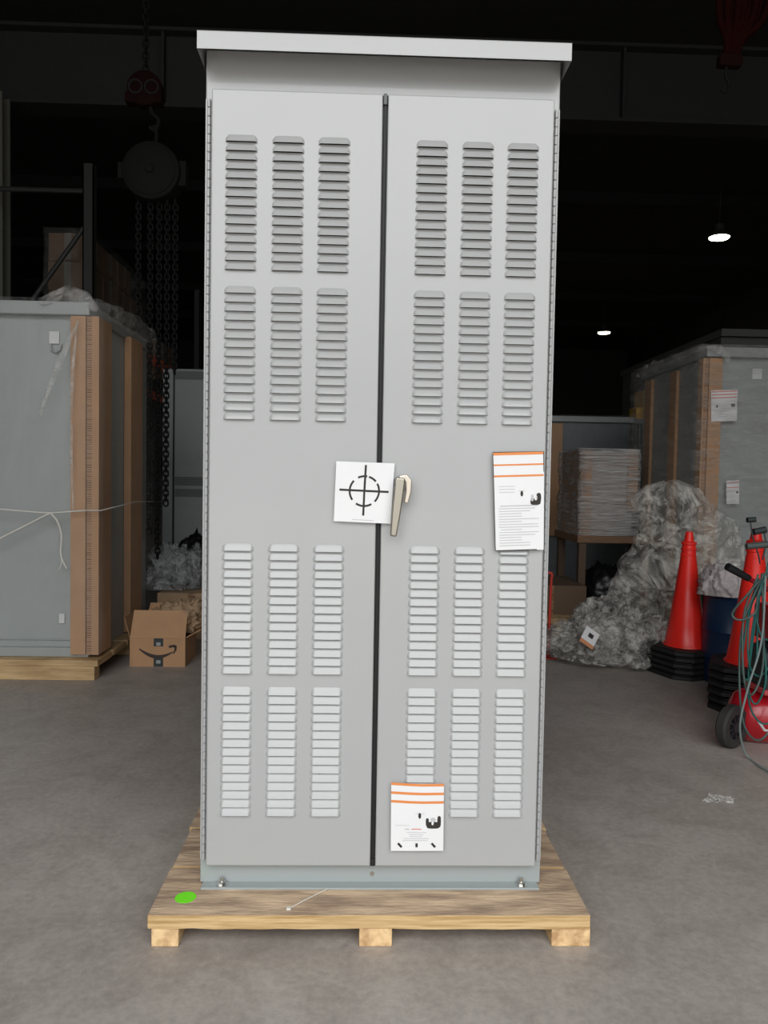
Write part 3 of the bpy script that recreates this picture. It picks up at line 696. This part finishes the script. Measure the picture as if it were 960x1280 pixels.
# labels for the middle ones are made unique below
def cone_stack(cx_, cy_, n, rz, where, dz=.036, sc=1):
    ords = ['lowest', 'second up', 'third up', 'fourth up', 'fifth up', 'sixth up']
    pr = None
    for i in range(n):
        if i == n-1: lab = 'whole red orange traffic cone topmost of the stack %s' % where
        else: lab = 'traffic cone showing only its base, %s in the stack %s' % (ords[i], where)
        if pr is None: pr = make_cone(lab); c = pr
        else: c = copy_tree(pr); c['label'] = lab
        c['group'] = 'nested traffic cones %s' % where
        c.location = (cx_+random.uniform(-.003, .003), cy_, i*dz*sc); c.rotation_euler = (0, 0, rz+random.uniform(-.03, .03)); c.scale = (sc,)*3
cone_stack(PY(857, 800, 2.66).x, 2.66, 5, R(20), 'before the film drape')
cone_stack(PY(940, 800, 1.93).x, 1.93, 6, R(-28), 'by the red compressor', dz=.042)

# ------------------------------------------------------------------ drum, bag, hose
dx, dy = PY(913, 780, 2.45).x, 2.47
m = MB(); zt_ = PY(905, 748, 2.3).z
m.lathe([(.155, 0), (.165, .01), (.165, .14), (.170, .15), (.165, .16), (.165, .30), (.170, .31), (.165, .32), (.165, zt_-.02), (.172, zt_-.01), (.165, zt_)], o=(dx+.02, dy, 0), n=40)
tag(m.build('drum', blue, smooth=True), 'navy blue drum between the two stacks of traffic cones', 'drum')
m = MB(); crumple(m, (PY(913, 735, 2.3).x+.02, 2.42, zt_+.07), (.135, .12, .14), 17, amp=.22, freq=1.3)
zm = min(v[2] for v in m.v); m.v = [(x, y, z-zm+zt_+.002) for x, y, z in m.v]
tag(m.build('plastic_bag', whitebag, smooth='all'), 'crumpled white plastic bag stuffed on top of the navy drum', 'bag')
m = MB(); hx = PY(888, 760, 2.85).x
for k in range(7):
    y = 2.85+random.uniform(-.05, .05); w = random.uniform(.05, .12); H = random.uniform(.5, .66)
    m.tube(bez([(hx-w*.5, y, .03+.01*k), (hx-w*.6, y, H*.6), (hx, y+.03, H), (hx+w*.6, y+.02, H*.55), (hx+w*.4, y, .02+.01*k)], 8), .010, 8)
tag(m.build('garden_hose', green, smooth='all'), 'dark green hose coiled upright between the first cone and the navy drum', 'hose')

# ------------------------------------------------------------------ red compressor
wc = PZ(914, 934, 0)
cy0 = wc.y+.05
cp = thing('air_compressor', 'red wheeled air compressor at the right edge with cords hung over its handle', 'compressor', (wc.x+.22, cy0+.05, 0)); ow = W(cp)
rw = .096; wx = wc.x
def wheel(x, y, rz):
    w = MB(); M = Matrix.Rotation(rz, 3, 'Z') @ Matrix.Rotation(R(90), 3, 'Y')
    w.lathe([(rw*.58, -.024), (rw*.9, -.026), (rw, -.016), (rw, .016), (rw*.9, .026), (rw*.58, .024), (rw*.58, -.024)], o=(x, y, rw), n=40, M=M, close=False)
    ob = w.build('wheel', tyre, cp, off=ow, smooth=True)
    w = MB(); w.lathe([(.004, -.006), (rw*.58, -.006), (rw*.58, .006), (.004, .006)], o=(x, y, rw), n=40, M=M)
    w.lathe([(.022, -.026), (.024, .026)], o=(x, y, rw), n=20, M=M)
    for k in range(9):
        a = 2*PI*k/9
        for sgn in (-1, 1):
            M4 = Matrix.Translation((x, y, rw)) @ Matrix.Rotation(rz, 4, 'Z') @ Matrix.Rotation(R(90), 4, 'Y') @ Matrix.Rotation(a, 4, 'Z')
            w.box(.015, rw*.58, -.004, .004, sgn*.014-.008, sgn*.014+.008, M=M4)
    w.build('hub', hub, ob, smooth=True, off=None).location = (0, 0, 0)
    hb = bpy.context.scene.objects[-1] if False else None
    return ob
# wheels turned a little so their faces show
def wheel2(x, y, rz):
    ob = wheel(x, y, rz)
    for ch in ob.children: ch.data.transform(Matrix.Translation(-ow))
    return ob
wheel2(wx, wc.y, R(-58)); wheel2(wx+.46, wc.y+.25, R(-58))
m = MB(); m.tube([(wx+.02, wc.y+.01, rw), (wx+.46, wc.y+.25, rw)], .010, 10); m.build('axle', black, cp, off=ow)
tz = PY(950, 900, cy0-.03).z; r = .125; tx = PY(925, 900, cy0).x
M = Matrix.Rotation(R(90), 3, 'Y') ; M = Matrix.Rotation(R(-8), 3, 'Z') @ M
prof = [(.01, -.36), (.06, -.352), (.10, -.33), (.12, -.29), (.125, -.25), (.125, .25), (.12, .29), (.10, .33), (.06, .352), (.01, .36)]
m = MB(); m.lathe([(a_, b_) for a_, b_ in prof], o=(tx+.34, cy0+.02, tz), n=40, M=M); tk = m.build('tank', cred, cp, off=ow, smooth=True)
m = MB(); m.box(tx+.50, tx+.56, cy0-.10, cy0+.02, .02, tz-.09); m.box(tx+.49, tx+.57, cy0-.11, cy0+.03, 0, .02, 1); m.build('front_foot', [cred, rubber], cp, off=ow, bevel=.003)
m = MB(); m.box(tx+.06, tx+.60, cy0-.09, cy0+.10, tz+.126, tz+.15); m.build('mounting_plate', cpink, cp, off=ow, bevel=.006)
m = MB(); m.box(tx+.075, tx+.30, cy0-.07, cy0+.09, tz+.15, tz+.21); m.frus((tx+.07, cy0, tz+.27), (tx+.30, cy0, tz+.27), .075, .075, 28); 
for k in range(7): m.frus((tx+.085+k*.03, cy0, tz+.27), (tx+.095+k*.03, cy0, tz+.27), .084, .084, 28)
m.build('motor', mat('dark motor casting', (.05, .05, .055), rough=.45, metal=.4), cp, off=ow, smooth=True)
m = MB(); m.box(tx+.085, tx+.34, cy0-.10, cy0-.075, tz+.33, tz+.52); m.box(tx+.085, tx+.34, cy0-.075, cy0+.08, tz+.36, tz+.52); m.build('shroud', cred, cp, off=ow, bevel=.015, seg=3)
m = MB()
for k in range(5): m.box(tx+.10, tx+.32, cy0-.104, cy0-.098, tz+.35+k*.032, tz+.36+k*.032)
m.build('shroud_grille', black, cp, off=ow)
m = MB(); m.frus((tx+.13, cy0-.105, tz+.16), (tx+.13, cy0-.125, tz+.16), .022, .022, 24); m.frus((tx+.19, cy0-.105, tz+.165), (tx+.19, cy0-.125, tz+.165), .018, .018, 24); m.build('pressure_gauge', steel, cp, off=ow, smooth=True)
m = MB(); q = PY(952, 912, cy0-.12)
m.tube([(q.x-.01, cy0-.11, tz+.02), (q.x+.01, cy0-.125, tz-.015), (q.x+.05, cy0-.125, tz-.02)], .006, 8); m.build('drain_stub', seal, cp, off=ow, smooth=True)
# handle: red tube with black grip, sloping back up to the left
ga, gb = PY(909, 708, cy0-.10), PY(936, 723, cy0-.08); gc = PY(962, 738, cy0-.05)
m = MB(); m.tube([gb, gc, gc+Vector((.05, 0, -.03)), Vector((gc.x+.09, cy0, tz+.30))], .011, 12); hd = m.build('handle', cred, cp, off=ow, smooth=True)
m = MB(); m.tube([ga, ga*.5+gb*.5, gb], [.017, .0165, .015], 14); g_ = m.build('grip', black, hd, off=ow, smooth=True)
m = MB(); e0, e1 = PY(933, 683, cy0-.04), PY(975, 679, cy0-.04); m.tube([e0, e0*.5+e1*.5, e1], [.014, .016, .014], 12)
m.tube([e1, e1+Vector((.03, 0, -.05)), Vector((e1.x+.04, cy0, tz+.40))], .011, 10)
m.build('hose_reel_bracket', mat('grey bracket', (.07, .085, .08), rough=.5), cp, off=ow, smooth=True)
def cord(name, label, mt, loops, rad, seed, y0):
    rnd = random.Random(seed); m = MB()
    for (xt, xb, yt, yb, wl) in loops:
        a = PY(xt, yt, y0); b = PY(xb, yb, y0); 
        if b.z < .012: b.z = .012+rad
        w = wl*.00375; j = rnd.uniform(-.02, .02)
        m.tube(bez([a+Vector((.0, 0, 0)), a*.65+b*.35+Vector((-w*.9, j, 0)), b*.85+a*.15+Vector((-w, -j, 0)), b, b*.8+a*.2+Vector((w, j, 0)), a*.6+b*.4+Vector((w*.9, .02, 0)), a+Vector((.03, .03, .0))], 9), rad, 7)
    return tag(m.build(name, mt, smooth='all'), label, 'cord')
yc = cy0-.17
cord('extension_cord', 'teal cord hanging in long loops in front of the red compressor', teal, [(952, 945, 722, 880, 8), (958, 950, 720, 845, 16), (956, 962, 735, 800, 12), (962, 958, 700, 905, 20), (948, 934, 722, 850, 8)], .0042, 1, yc)
cord('extension_cord', 'grey green cord looping down to the floor before the red compressor wheel', gcord, [(948, 940, 718, 868, 13), (955, 950, 716, 925, 24), (951, 925, 724, 775, 10)], .0048, 2, yc-.03)
m = MB(); P = [PY(957, 720, yc-.06), PY(952, 800, yc-.07), PY(935, 860, yc-.07), PY(925, 905, yc-.06), PY(929, 935, yc-.03)]
z0 = PZ(937, 948, .006); P += [z0, PZ(950, 958, .006), PZ(975, 972, .006)]
m.tube(bez(P, 8), .0045, 8); tag(m.build('air_hose', mat('pale grey hose', (.20, .25, .24), rough=.45), smooth='all'), 'single pale grey hose trailing from the compressor handle onto the floor', 'hose')
m = MB(); a = PY(932, 650, cy0+.0); 
e = PY(946, 664, 1.86); 
m.tube([PY(934, 650, 1.80), PY(944, 649.5, 1.80)], .014, 12); m.tube([PY(942, 665, 1.80), PY(957, 662, 1.80)], .017, 12)
m.tube(bez([PY(938, 652, 1.80), PY(941, 672, 1.79), PY(947, 690, 1.79), PY(950, 705, 1.79)], 6), .004, 8)
m.tube(bez([PY(955, 664, 1.80), PY(957, 680, 1.79), PY(953, 700, 1.79)], 6), .004, 8)
tag(m.build('strap_clamp', mat('dark clamp plastic', (.03, .04, .04), rough=.5), smooth=True), 'black clamp with thin straps hung around the tip of the cone by the compressor', 'clamp')
# scrap of film on the floor
m = MB(); p = PZ(897, 1001, 0)
for k in range(3): crumple(m, (p.x-.03+k*.03, p.y+.02*(k % 2), .004), (.028, .022, .010), 40+k, amp=.6, sub=3, freq=2.5)
m.v = [(x, y, max(z, .001)) for x, y, z in m.v]
tag(m.build('film_scrap', crink), 'tiny crumpled scrap of clear film on the open floor before the compressor', 'scrap')
# cracks etc. are in the floor material

# ------------------------------------------------------------------ open carton with arrow print
c0 = PZ(162, 833, 0); c1 = PZ(232, 833, 0); cyb = c0.y
bw = c1.x-c0.x; hh = PY(200, 798, cyb).z; dep = .30
bxo = thing('cardboard_box', 'open brown cardboard box with a dark curved arrow and black tape on its front', 'box', ((c0.x+c1.x)/2, cyb+dep/2, 0)); ow = W(bxo)
x0, x1 = c0.x, c1.x; sk = .0
m = MB(); T = .004
m.box(x0, x1, cyb, cyb+T, 0, hh); m.box(x0, x1, cyb+dep-T, cyb+dep, 0, hh); m.box(x0, x0+T, cyb+T, cyb+dep-T, 0, hh); m.box(x1-T, x1, cyb+T, cyb+dep-T, 0, hh); m.box(x0+T, x1-T, cyb+T, cyb+dep-T, 0, T)
xm, zm_ = (x0+x1)/2+.005, hh*.45
# tape strips and arrow on the front
bd = m.build('carton_wall', card, bxo, off=ow)
tp = mat('tape print', (.35, .36, .35))
for za, zb in ((hh*.72, hh), (.001, hh*.37)):
    m = MB(); m.box(xm-.028, xm+.030, cyb-.0012, cyb-.0001, za, zb); m.box(xm-.012, xm+.014, cyb-.0016, cyb-.0011, zb-.045, zb-.025, 1); m.build('packing_tape', [tape_blk, tp], bxo, off=ow)
m = MB(); A = []; B = []
for k in range(25):
    u = k/24; x = xm-.115+.205*u; z = hh*.66-.060*math.sin(PI*(.10+.78*u))*1.0+.012*(1-u); w = .0012+.0105*math.sin(PI*min(1, .08+u*.9))**.8
    A.append((x, cyb-.0022, z+w)); B.append((x, cyb-.0022, z-w))
n = len(A); m.add(A+B, [(i, i+1, n+i+1, n+i) for i in range(n-1)])
ex, ez = xm+.093, hh*.66-.022
bar(m, [(ex-.028, ez+.030), (ex-.004, ez+.036), (ex+.012, ez+.034)], .0075, cyb-.0024, .0005); bar(m, [(ex+.012, ez+.038), (ex+.012, ez+.012), (ex-.002, ez-.014)], [.008, .0065, .002], cyb-.0024, .0005)
m.build('arrow_print', smile, bxo, off=ow)
def flap(m, pts, th=.004):
    vs = [Vector(p) for p in pts]; nrm = (vs[1]-vs[0]).cross(vs[2]-vs[1]).normalized()*th; n = 4
    m.add(vs+[v+nrm for v in vs], [(0, 1, 2, 3), (7, 6, 5, 4)]+[(i, (i+1) % 4, 4+(i+1) % 4, 4+i) for i in range(4)])
zf = PY(200, 763, cyb+.05).z
for pts in ([(x0+.002, cyb+.002, hh), (x1, cyb+.002, hh), (PY(235, 764, cyb+.05).x, cyb+.05, zf), (PY(168, 762, cyb+.05).x, cyb+.05, zf)],
            [(x0+.002, cyb+dep, hh), (x0+.002, cyb+.004, hh), (x0-.05, cyb+.06, hh+.12), (x0-.05, cyb+dep-.02, hh+.12)],
            [(x1, cyb+dep, hh), (x1, cyb+.01, hh), (x1+.09, cyb+.02, hh+.05), (x1+.09, cyb+dep-.02, hh+.05)],
            [(x0, cyb+dep, hh), (x1, cyb+dep, hh), (x1-.03, cyb+dep+.06, hh+.16), (x0+.03, cyb+dep+.06, hh+.16)]):
    m = MB(); flap(m, pts); m.build('flap', card, bxo, off=ow)
m = MB(); crumple(m, (x1-.045, cyb+.17, hh+.07), (.17, .10, .13), 23, amp=.5, freq=1.8)
m.v = [(min(x, x1-.012+max(0, z-hh)*1.6), y, z) for x, y, z in m.v]
tag(m.build('packing_paper', kraft, smooth='all'), 'crumpled brown packing paper spilling out of the open cardboard box', 'paper')
# second box hidden behind and scrap plastic on black bag
m = MB(); q = PY(163, 760, 3.15)
m.box(q.x, q.x+.30, 3.36, 3.7, .0, .40, 0); m.box(q.x+.135, q.x+.165, 3.357, 3.36, 0, .4, 1)
m = MB(); a = PY(236, 800, 3.45)
m.box(-1.50, -1.02, 3.50, 3.9, 0, .33); m.box(-1.28, -1.24, 3.497, 3.5, 0, .33, 1); tag(m.build('closed_carton', [kraft, card_dk], bevel=.004), 'closed carton behind the open cardboard box', 'carton')
m = MB(); crumple(m, (PY(214, 724, 3.7).x, 3.72, .56), (.21, .16, .24), 29, amp=.38, freq=1.6)
zm = min(v[2] for v in m.v); m.v = [(x, y, z-zm+.335) for x, y, z in m.v]
tag(m.build('film_bundle', film('bright crinkled film', (.66, .68, .68), .10, .75, rough=.10, scale=12, bump=.9), smooth='all'), 'shiny bundle of crumpled clear film on the carton behind the open box', 'plastic film')
m = MB(); crumple(m, (PY(242, 730, 4.2).x, 4.3, .4), (.24, .2, .5), 33, amp=.15, freq=1.4)
zm = min(v[2] for v in m.v); m.v = [(x, y, z-zm) for x, y, z in m.v]
tag(m.build('black_sack', blackbag, smooth='all'), 'black plastic sack behind the shiny film bundle, left of the louvred cabinet', 'sack')

# ------------------------------------------------------------------ grey perforated enclosure behind left
gy = 5.4; gx0 = PY(203, 600, gy).x; gx1 = PY(290, 600, gy).x; gz = PY(225, 461, gy).z
ge = thing('ventilated_enclosure', 'pale grey enclosure with two dotted vent bands, seen left of the louvred cabinet', 'enclosure', ((gx0+gx1)/2, gy+.4, 0)); ow = W(ge)
gp = mat('cool grey enclosure', (.34, .35, .35), rough=.5, var=.03)
m = MB(); m.box(gx0, gx1, gy, gy+.9, .0, gz); m.build('body', gp, ge, off=ow, bevel=.004)
xs_ = PY(217, 600, gy).x; xe_ = gx1-.04
m = MB(); zz0, zz1 = PY(230, 760, gy-.02).z, PY(230, 473, gy-.02).z
m.box(xs_+.012, xe_, gy-.025, gy-.002, .12, zz1); m.build('door', gp, ge, off=ow, bevel=.004)
m = MB(); m.box(xs_-.006, xs_+.006, gy-.012, gy-.001, .1, zz1+.03); m.build('door_seal', rubber, ge, off=ow)
for ya, yb in ((596, 607), (611, 621), (464, 474)):
    za, zb = PY(230, yb, gy-.03).z, PY(230, ya, gy-.03).z; m = MB(); Yp = gy-.030
    m.box(xs_+.015, xe_-.01, Yp, gy-.0255, za, zb, 0)
    nzr = 5; s_ = (zb-za)/nzr; ii = int((xe_-xs_-.05)/s_)
    for r_ in range(nzr):
        for c_ in range(ii):
            x = xs_+.03+c_*s_+(s_/2 if r_ % 2 else 0); z = za+s_*(r_+.5); hs = s_*.30
            m.add([(x-hs, Yp-.0004, z), (x, Yp-.0004, z-hs), (x+hs, Yp-.0004, z), (x, Yp-.0004, z+hs)], [(0, 1, 2, 3)], 1)
    m.build('vent_band', [paint_dk, slot], ge, off=ow)

# ------------------------------------------------------------------ pallet rack with cartons
rx = -2.40; ry0 = 4.45; zsh = PY(190, 430, 6.0).z-.02
rk = thing('pallet_rack', 'dim steel pallet rack with orange beams behind the left wrapped cabinet', 'rack', (rx-.5, 6.2, 0)); ow = W(rk)
pz = PY(110, 204, ry0).z; pxw = PY(110, 300, ry0).x
for x, y in ((pxw, ry0), (pxw-1.05, ry0), (pxw, 8.6), (pxw-1.05, 8.6)):
    m = MB(); m.box(x-.045, x+.045, y, y+.012, 0, pz); m.box(x-.045, x-.035, y, y+.07, 0, pz); m.box(x+.035, x+.045, y, y+.07, 0, pz); m.build('upright', rackblue, rk, off=ow)
zb_ = PY(60, 236, ry0).z
m = MB(); m.tube([(pxw-1.05, ry0+.03, zb_), (pxw, ry0+.03, zb_)], .022, 8); m.build('cross_brace', rackblue, rk, off=ow)
a, b = PY(104, 282, ry0), PY(40, 372, ry0); d = (b-a)*1.5
m = MB(); m.tube([(a.x+.02, ry0+.03, a.z+.03), (a.x+d.x, ry0+.03, a.z+d.z)], .020, 8); m.build('diagonal_brace', rackblue, rk, off=ow)
for x in (rx, pxw-1.05):
    m = MB(); m.box(x-.02, x+.025, ry0+.08, 11.4, zsh-.12, zsh); m.build('beam', rackor, rk, off=ow, bevel=.004)
m = MB(); 
for k in range(10): y = ry0+.1+k*.42; m.box(pxw-1.02, rx-.022, y, y+.2, zsh-.03, zsh-.004)
m.build('shelf_deck', wood_old, rk, off=ow)
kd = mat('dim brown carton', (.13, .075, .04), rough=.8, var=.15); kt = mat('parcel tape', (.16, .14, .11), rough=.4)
m = MB(); bw_, bd_, bh_ = .33, .40, .24
m.box(-bw_/2, bw_/2, 0, bd_, 0, bh_); b_ = m
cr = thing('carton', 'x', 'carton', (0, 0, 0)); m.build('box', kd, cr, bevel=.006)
m = MB(); m.box(-.03, .03, -.001, 0, .02, bh_-.0, 0); m.box(bw_/2, bw_/2+.001, bd_*.4, bd_*.6, .04, bh_, 0); m.box(-.03, .03, 0, bd_, bh_, bh_+.001); m.build('tape', kt, cr)
rows = ['bottom', 'middle', 'top']; cols = ['left', 'right']; deps = ['first', 'second', 'third', 'fourth']
first = True
for k in range(3):
    for j in range(4):
        for i in (1,):
            if k == 2 and j == 3: continue
            c = cr if first else copy_tree(cr); first = False
            c.location = (rx-.03-bw_/2-(1-i)*(bw_+.015)+random.uniform(-.004, .004), ry0+.25+j*(bd_+.015), zsh+k*(bh_+.002)); c.rotation_euler = (0, 0, random.uniform(-.012, .012))
            c['label'] = 'brown taped carton on the rack, %s layer, %s in its row from the near end' % (rows[k], deps[j]); c['group'] = 'cartons stacked on the pallet rack'
for j in range(2):
    c = copy_tree(cr); c.location = (rx-.03-bw_/2, 7.0+j*.46, zsh); c['group'] = 'cartons stacked on the pallet rack'; c['label'] = 'lone brown carton further along the rack shelf, %s one' % ('nearer', 'farther')[j]
m = MB(); filmbox(m, rx-.385, rx+.0, ry0+.22, ry0+1.95, zsh+.002, zsh+.76, 51, nz=30, amp=.02); tag(m.build('stretch_film', wrap, smooth='all'), 'clear stretch film around the cartons stacked on the rack', 'plastic film')

# ------------------------------------------------------------------ chain hoist
hy = 3.45
hc = PY(192, 218, hy); hu = PY(182, 113, hy)
ho = thing('chain_hoist', 'dark round chain hoist with a dull red upper block hanging left of the cabinet', 'hoist', (hc.x, hy, hc.z)); ow = W(ho)
m = MB(); Mx = Matrix.Rotation(R(90), 3, 'X')
m.lathe([(.17, -.09), (.195, -.08), (.20, -.06), (.20, .06), (.195, .08), (.17, .09)], o=(hc.x, hy, hc.z), n=48, M=Mx); m.lathe([(.175, .092), (.16, .10), (.03, .103), (.028, .115), (.01, .115)], o=(hc.x, hy, hc.z), n=48, M=Mx)
m.box(hc.x-.235, hc.x-.17, hy-.05, hy+.05, hc.z-.05, hc.z+.06); m.box(hc.x+.17, hc.x+.235, hy-.05, hy+.05, hc.z-.09, hc.z+.08)
m.build('gear_case', hoistm, ho, off=ow, smooth=True, bevel=.004)
m = MB(); m.lathe([(.10, -.05), (.12, -.04), (.12, .04), (.10, .05)], o=(hu.x, hy, hu.z), n=36, M=Mx); m.box(hu.x-.13, hu.x+.12, hy-.045, hy+.045, hu.z-.10, hu.z-.03); ub = m.build('upper_block', hoistr, ho, off=ow, smooth=True, bevel=.004)
m = MB()
for dx_ in (-.055, .055):
    m.tube([(hu.x+dx_+.045*math.cos(2*PI*k/20), hy-.055, hu.z+.045*math.sin(2*PI*k/20)) for k in range(20)], .007, 8, cyc=True)
m.build('pulley_ring', mat('worn pulley steel', (.028, .026, .026), rough=.8, spec=.1), ho, off=ow, smooth=True)
m = MB(); m.tube(bez([(hu.x+.03, hy, hu.z-.10), (hu.x+.05, hy, hu.z-.16), (hu.x+.09, hy, hu.z-.20), (hu.x+.07, hy, hu.z-.27), (hu.x+.03, hy, hu.z-.25)], 8), .016, 10)
m.tube(bez([(hu.x+.06, hy, hu.z-.24), (hc.x+.02, hy, hc.z+.27), (hc.x+.01, hy, hc.z+.20)], 8), .014, 10); m.build('hook', hoistm, ho, off=ow, smooth=True)
def chain(m, x, y, z0, z1, L=.040, r=.0048, w=.013):
    z = z0; k = 0
    while z > z1:
        pts = []
        for i in range(12):
            a = 2*PI*i/12; cx2 = w*math.cos(a); cz2 = (L/2-w)*(1 if math.sin(a) > 0 else -1)+w*math.sin(a)
            pts.append((x+cx2, y, z+cz2) if k % 2 else (x, y+cx2, z+cz2))
        m.tube(pts, r, 5, cyc=True); z -= L-2.4*r; k += 1
for px_, zb2 in ((173, 2.2), (188, .75), (199, .60), (209, .95), (219, 1.9)):
    m = MB(); x = PY(px_, 300, hy).x; chain(m, x, hy+.0, hc.z-.19, zb2, L=.05, r=.0065, w=.017); m.build('hanging_chain', chainm, ho, off=ow, smooth='all')
m = MB(); chain(m, hu.x, hy, ZC-.02, hu.z+.12, L=.06, r=.007, w=.02); m.build('suspension_chain', chainm, ho, off=ow, smooth='all')

# ------------------------------------------------------------------ red slings top right
sy = 2.6; s0 = PY(912, 76, sy); 
sl = thing('lifting_sling', 'bunched dull red lifting slings hanging from the roof at top right', 'sling', (s0.x, sy, s0.z)); ow = W(sl)
for k in range(9):
    m = MB(); u = k/8; xt = PY(897+u*70, 0, sy).x; top = ZC
    P = [(xt+(-.02+.30*u*0), sy+random.uniform(-.05, .05), top), (xt+.02, sy+random.uniform(-.04, .04), (top+s0.z)/2+.45), (xt+.01-.03*u, sy+random.uniform(-.03, .03), s0.z+.42), (s0.x-.02+.09*u, sy, s0.z+.12), (s0.x-.03+.07*u, sy, s0.z)]
    m.tube(bez(P, 8), .022, 8); m.build('sling_strand', slingm, sl, off=ow, smooth='all')
xt = PY(932, 0, sy).x; m = MB(); m.box(xt-.3, xt+.3, sy-.1, sy+.1, ZC-.05, ZC); m.build('roof_bracket', hoistm, sl, off=ow)
m = MB(); m.box(s0.x-.07, s0.x+.07, sy-.03, sy+.03, s0.z-.04, s0.z+.03); m.build('clamp', hoistr, sl, off=ow, bevel=.01)
m = MB(); z = s0.z-.04; m.tube(bez([(s0.x-.02, sy, z), (s0.x-.02, sy, z-.05), (s0.x+.0, sy, z-.09), (s0.x+.0, sy, z-.13), (s0.x-.025, sy, z-.145), (s0.x-.045, sy, z-.12)], 6), .010, 8); m.build('hook', chainm, sl, off=ow, smooth=True)

# ------------------------------------------------------------------ high-bay lamps
for px_, py_, lab in ((899, 297, 'nearer and larger lit high-bay lamp under the dark roof'), (755, 416, 'farther, smaller lit high-bay lamp under the dark roof')):
    p = PZ(px_, py_, 5.42); t = thing('high_bay_lamp', lab, 'lamp', (p.x, p.y, p.z), 'high-bay lamps'); ow = W(t)
    m = MB(); m.lathe([(.01, .22), (.08, .22), (.09, .10), (.17, .055), (.18, .0), (.165, .0), (.16, .02), (.01, .02)], o=(p.x, p.y, p.z), n=36, close=False); m.build('housing', lampb, t, off=ow, smooth=True)
    m = MB(); m.lathe([(.155, -.012), (.163, -.002), (.163, .012)], o=(p.x, p.y, p.z), n=36); m.build('lens', lampm, t, off=ow, smooth=True)
    m = MB(); m.tube([(p.x, p.y, p.z+.22), (p.x, p.y, ZC)], .006, 6); m.build('hanger', lampb, t, off=ow)

# ------------------------------------------------------------------ daylight
w = bpy.data.worlds.new('overcast'); bpy.context.scene.world = w; w.use_nodes = True
T = w.node_tree; bg = T.nodes['Background']; tc = T.nodes.new('ShaderNodeTexCoord'); sp = T.nodes.new('ShaderNodeSeparateXYZ'); rp = T.nodes.new('ShaderNodeValToRGB')
T.links.new(tc.outputs['Generated'], sp.inputs[0]); T.links.new(sp.outputs['Z'], rp.inputs[0]); T.links.new(rp.outputs[0], bg.inputs[0])
e = rp.color_ramp.elements; e[0].position = .10; e[0].color = (.24, .25, .255, 1); e[1].position = .42; e[1].color = (.97, .985, 1.0, 1)
bg.inputs[1].default_value = 1.0
L = bpy.data.lights.new('daylight_portal', 'AREA'); L.shape = 'RECTANGLE'; L.size = DR-DL; L.size_y = DT; L.cycles.is_portal = True
lo = bpy.data.objects.new('daylight_portal', L); C.objects.link(lo); lo.location = ((DL+DR)/2, YF-.15, DT/2); lo.rotation_euler = (R(90), 0, 0)
sc = bpy.context.scene
sc.view_settings.view_transform = 'Standard'; sc.view_settings.look = 'None'; sc.view_settings.gamma = 1; sc.view_settings.use_curve_mapping = False
sc.view_settings.exposure = 1.86
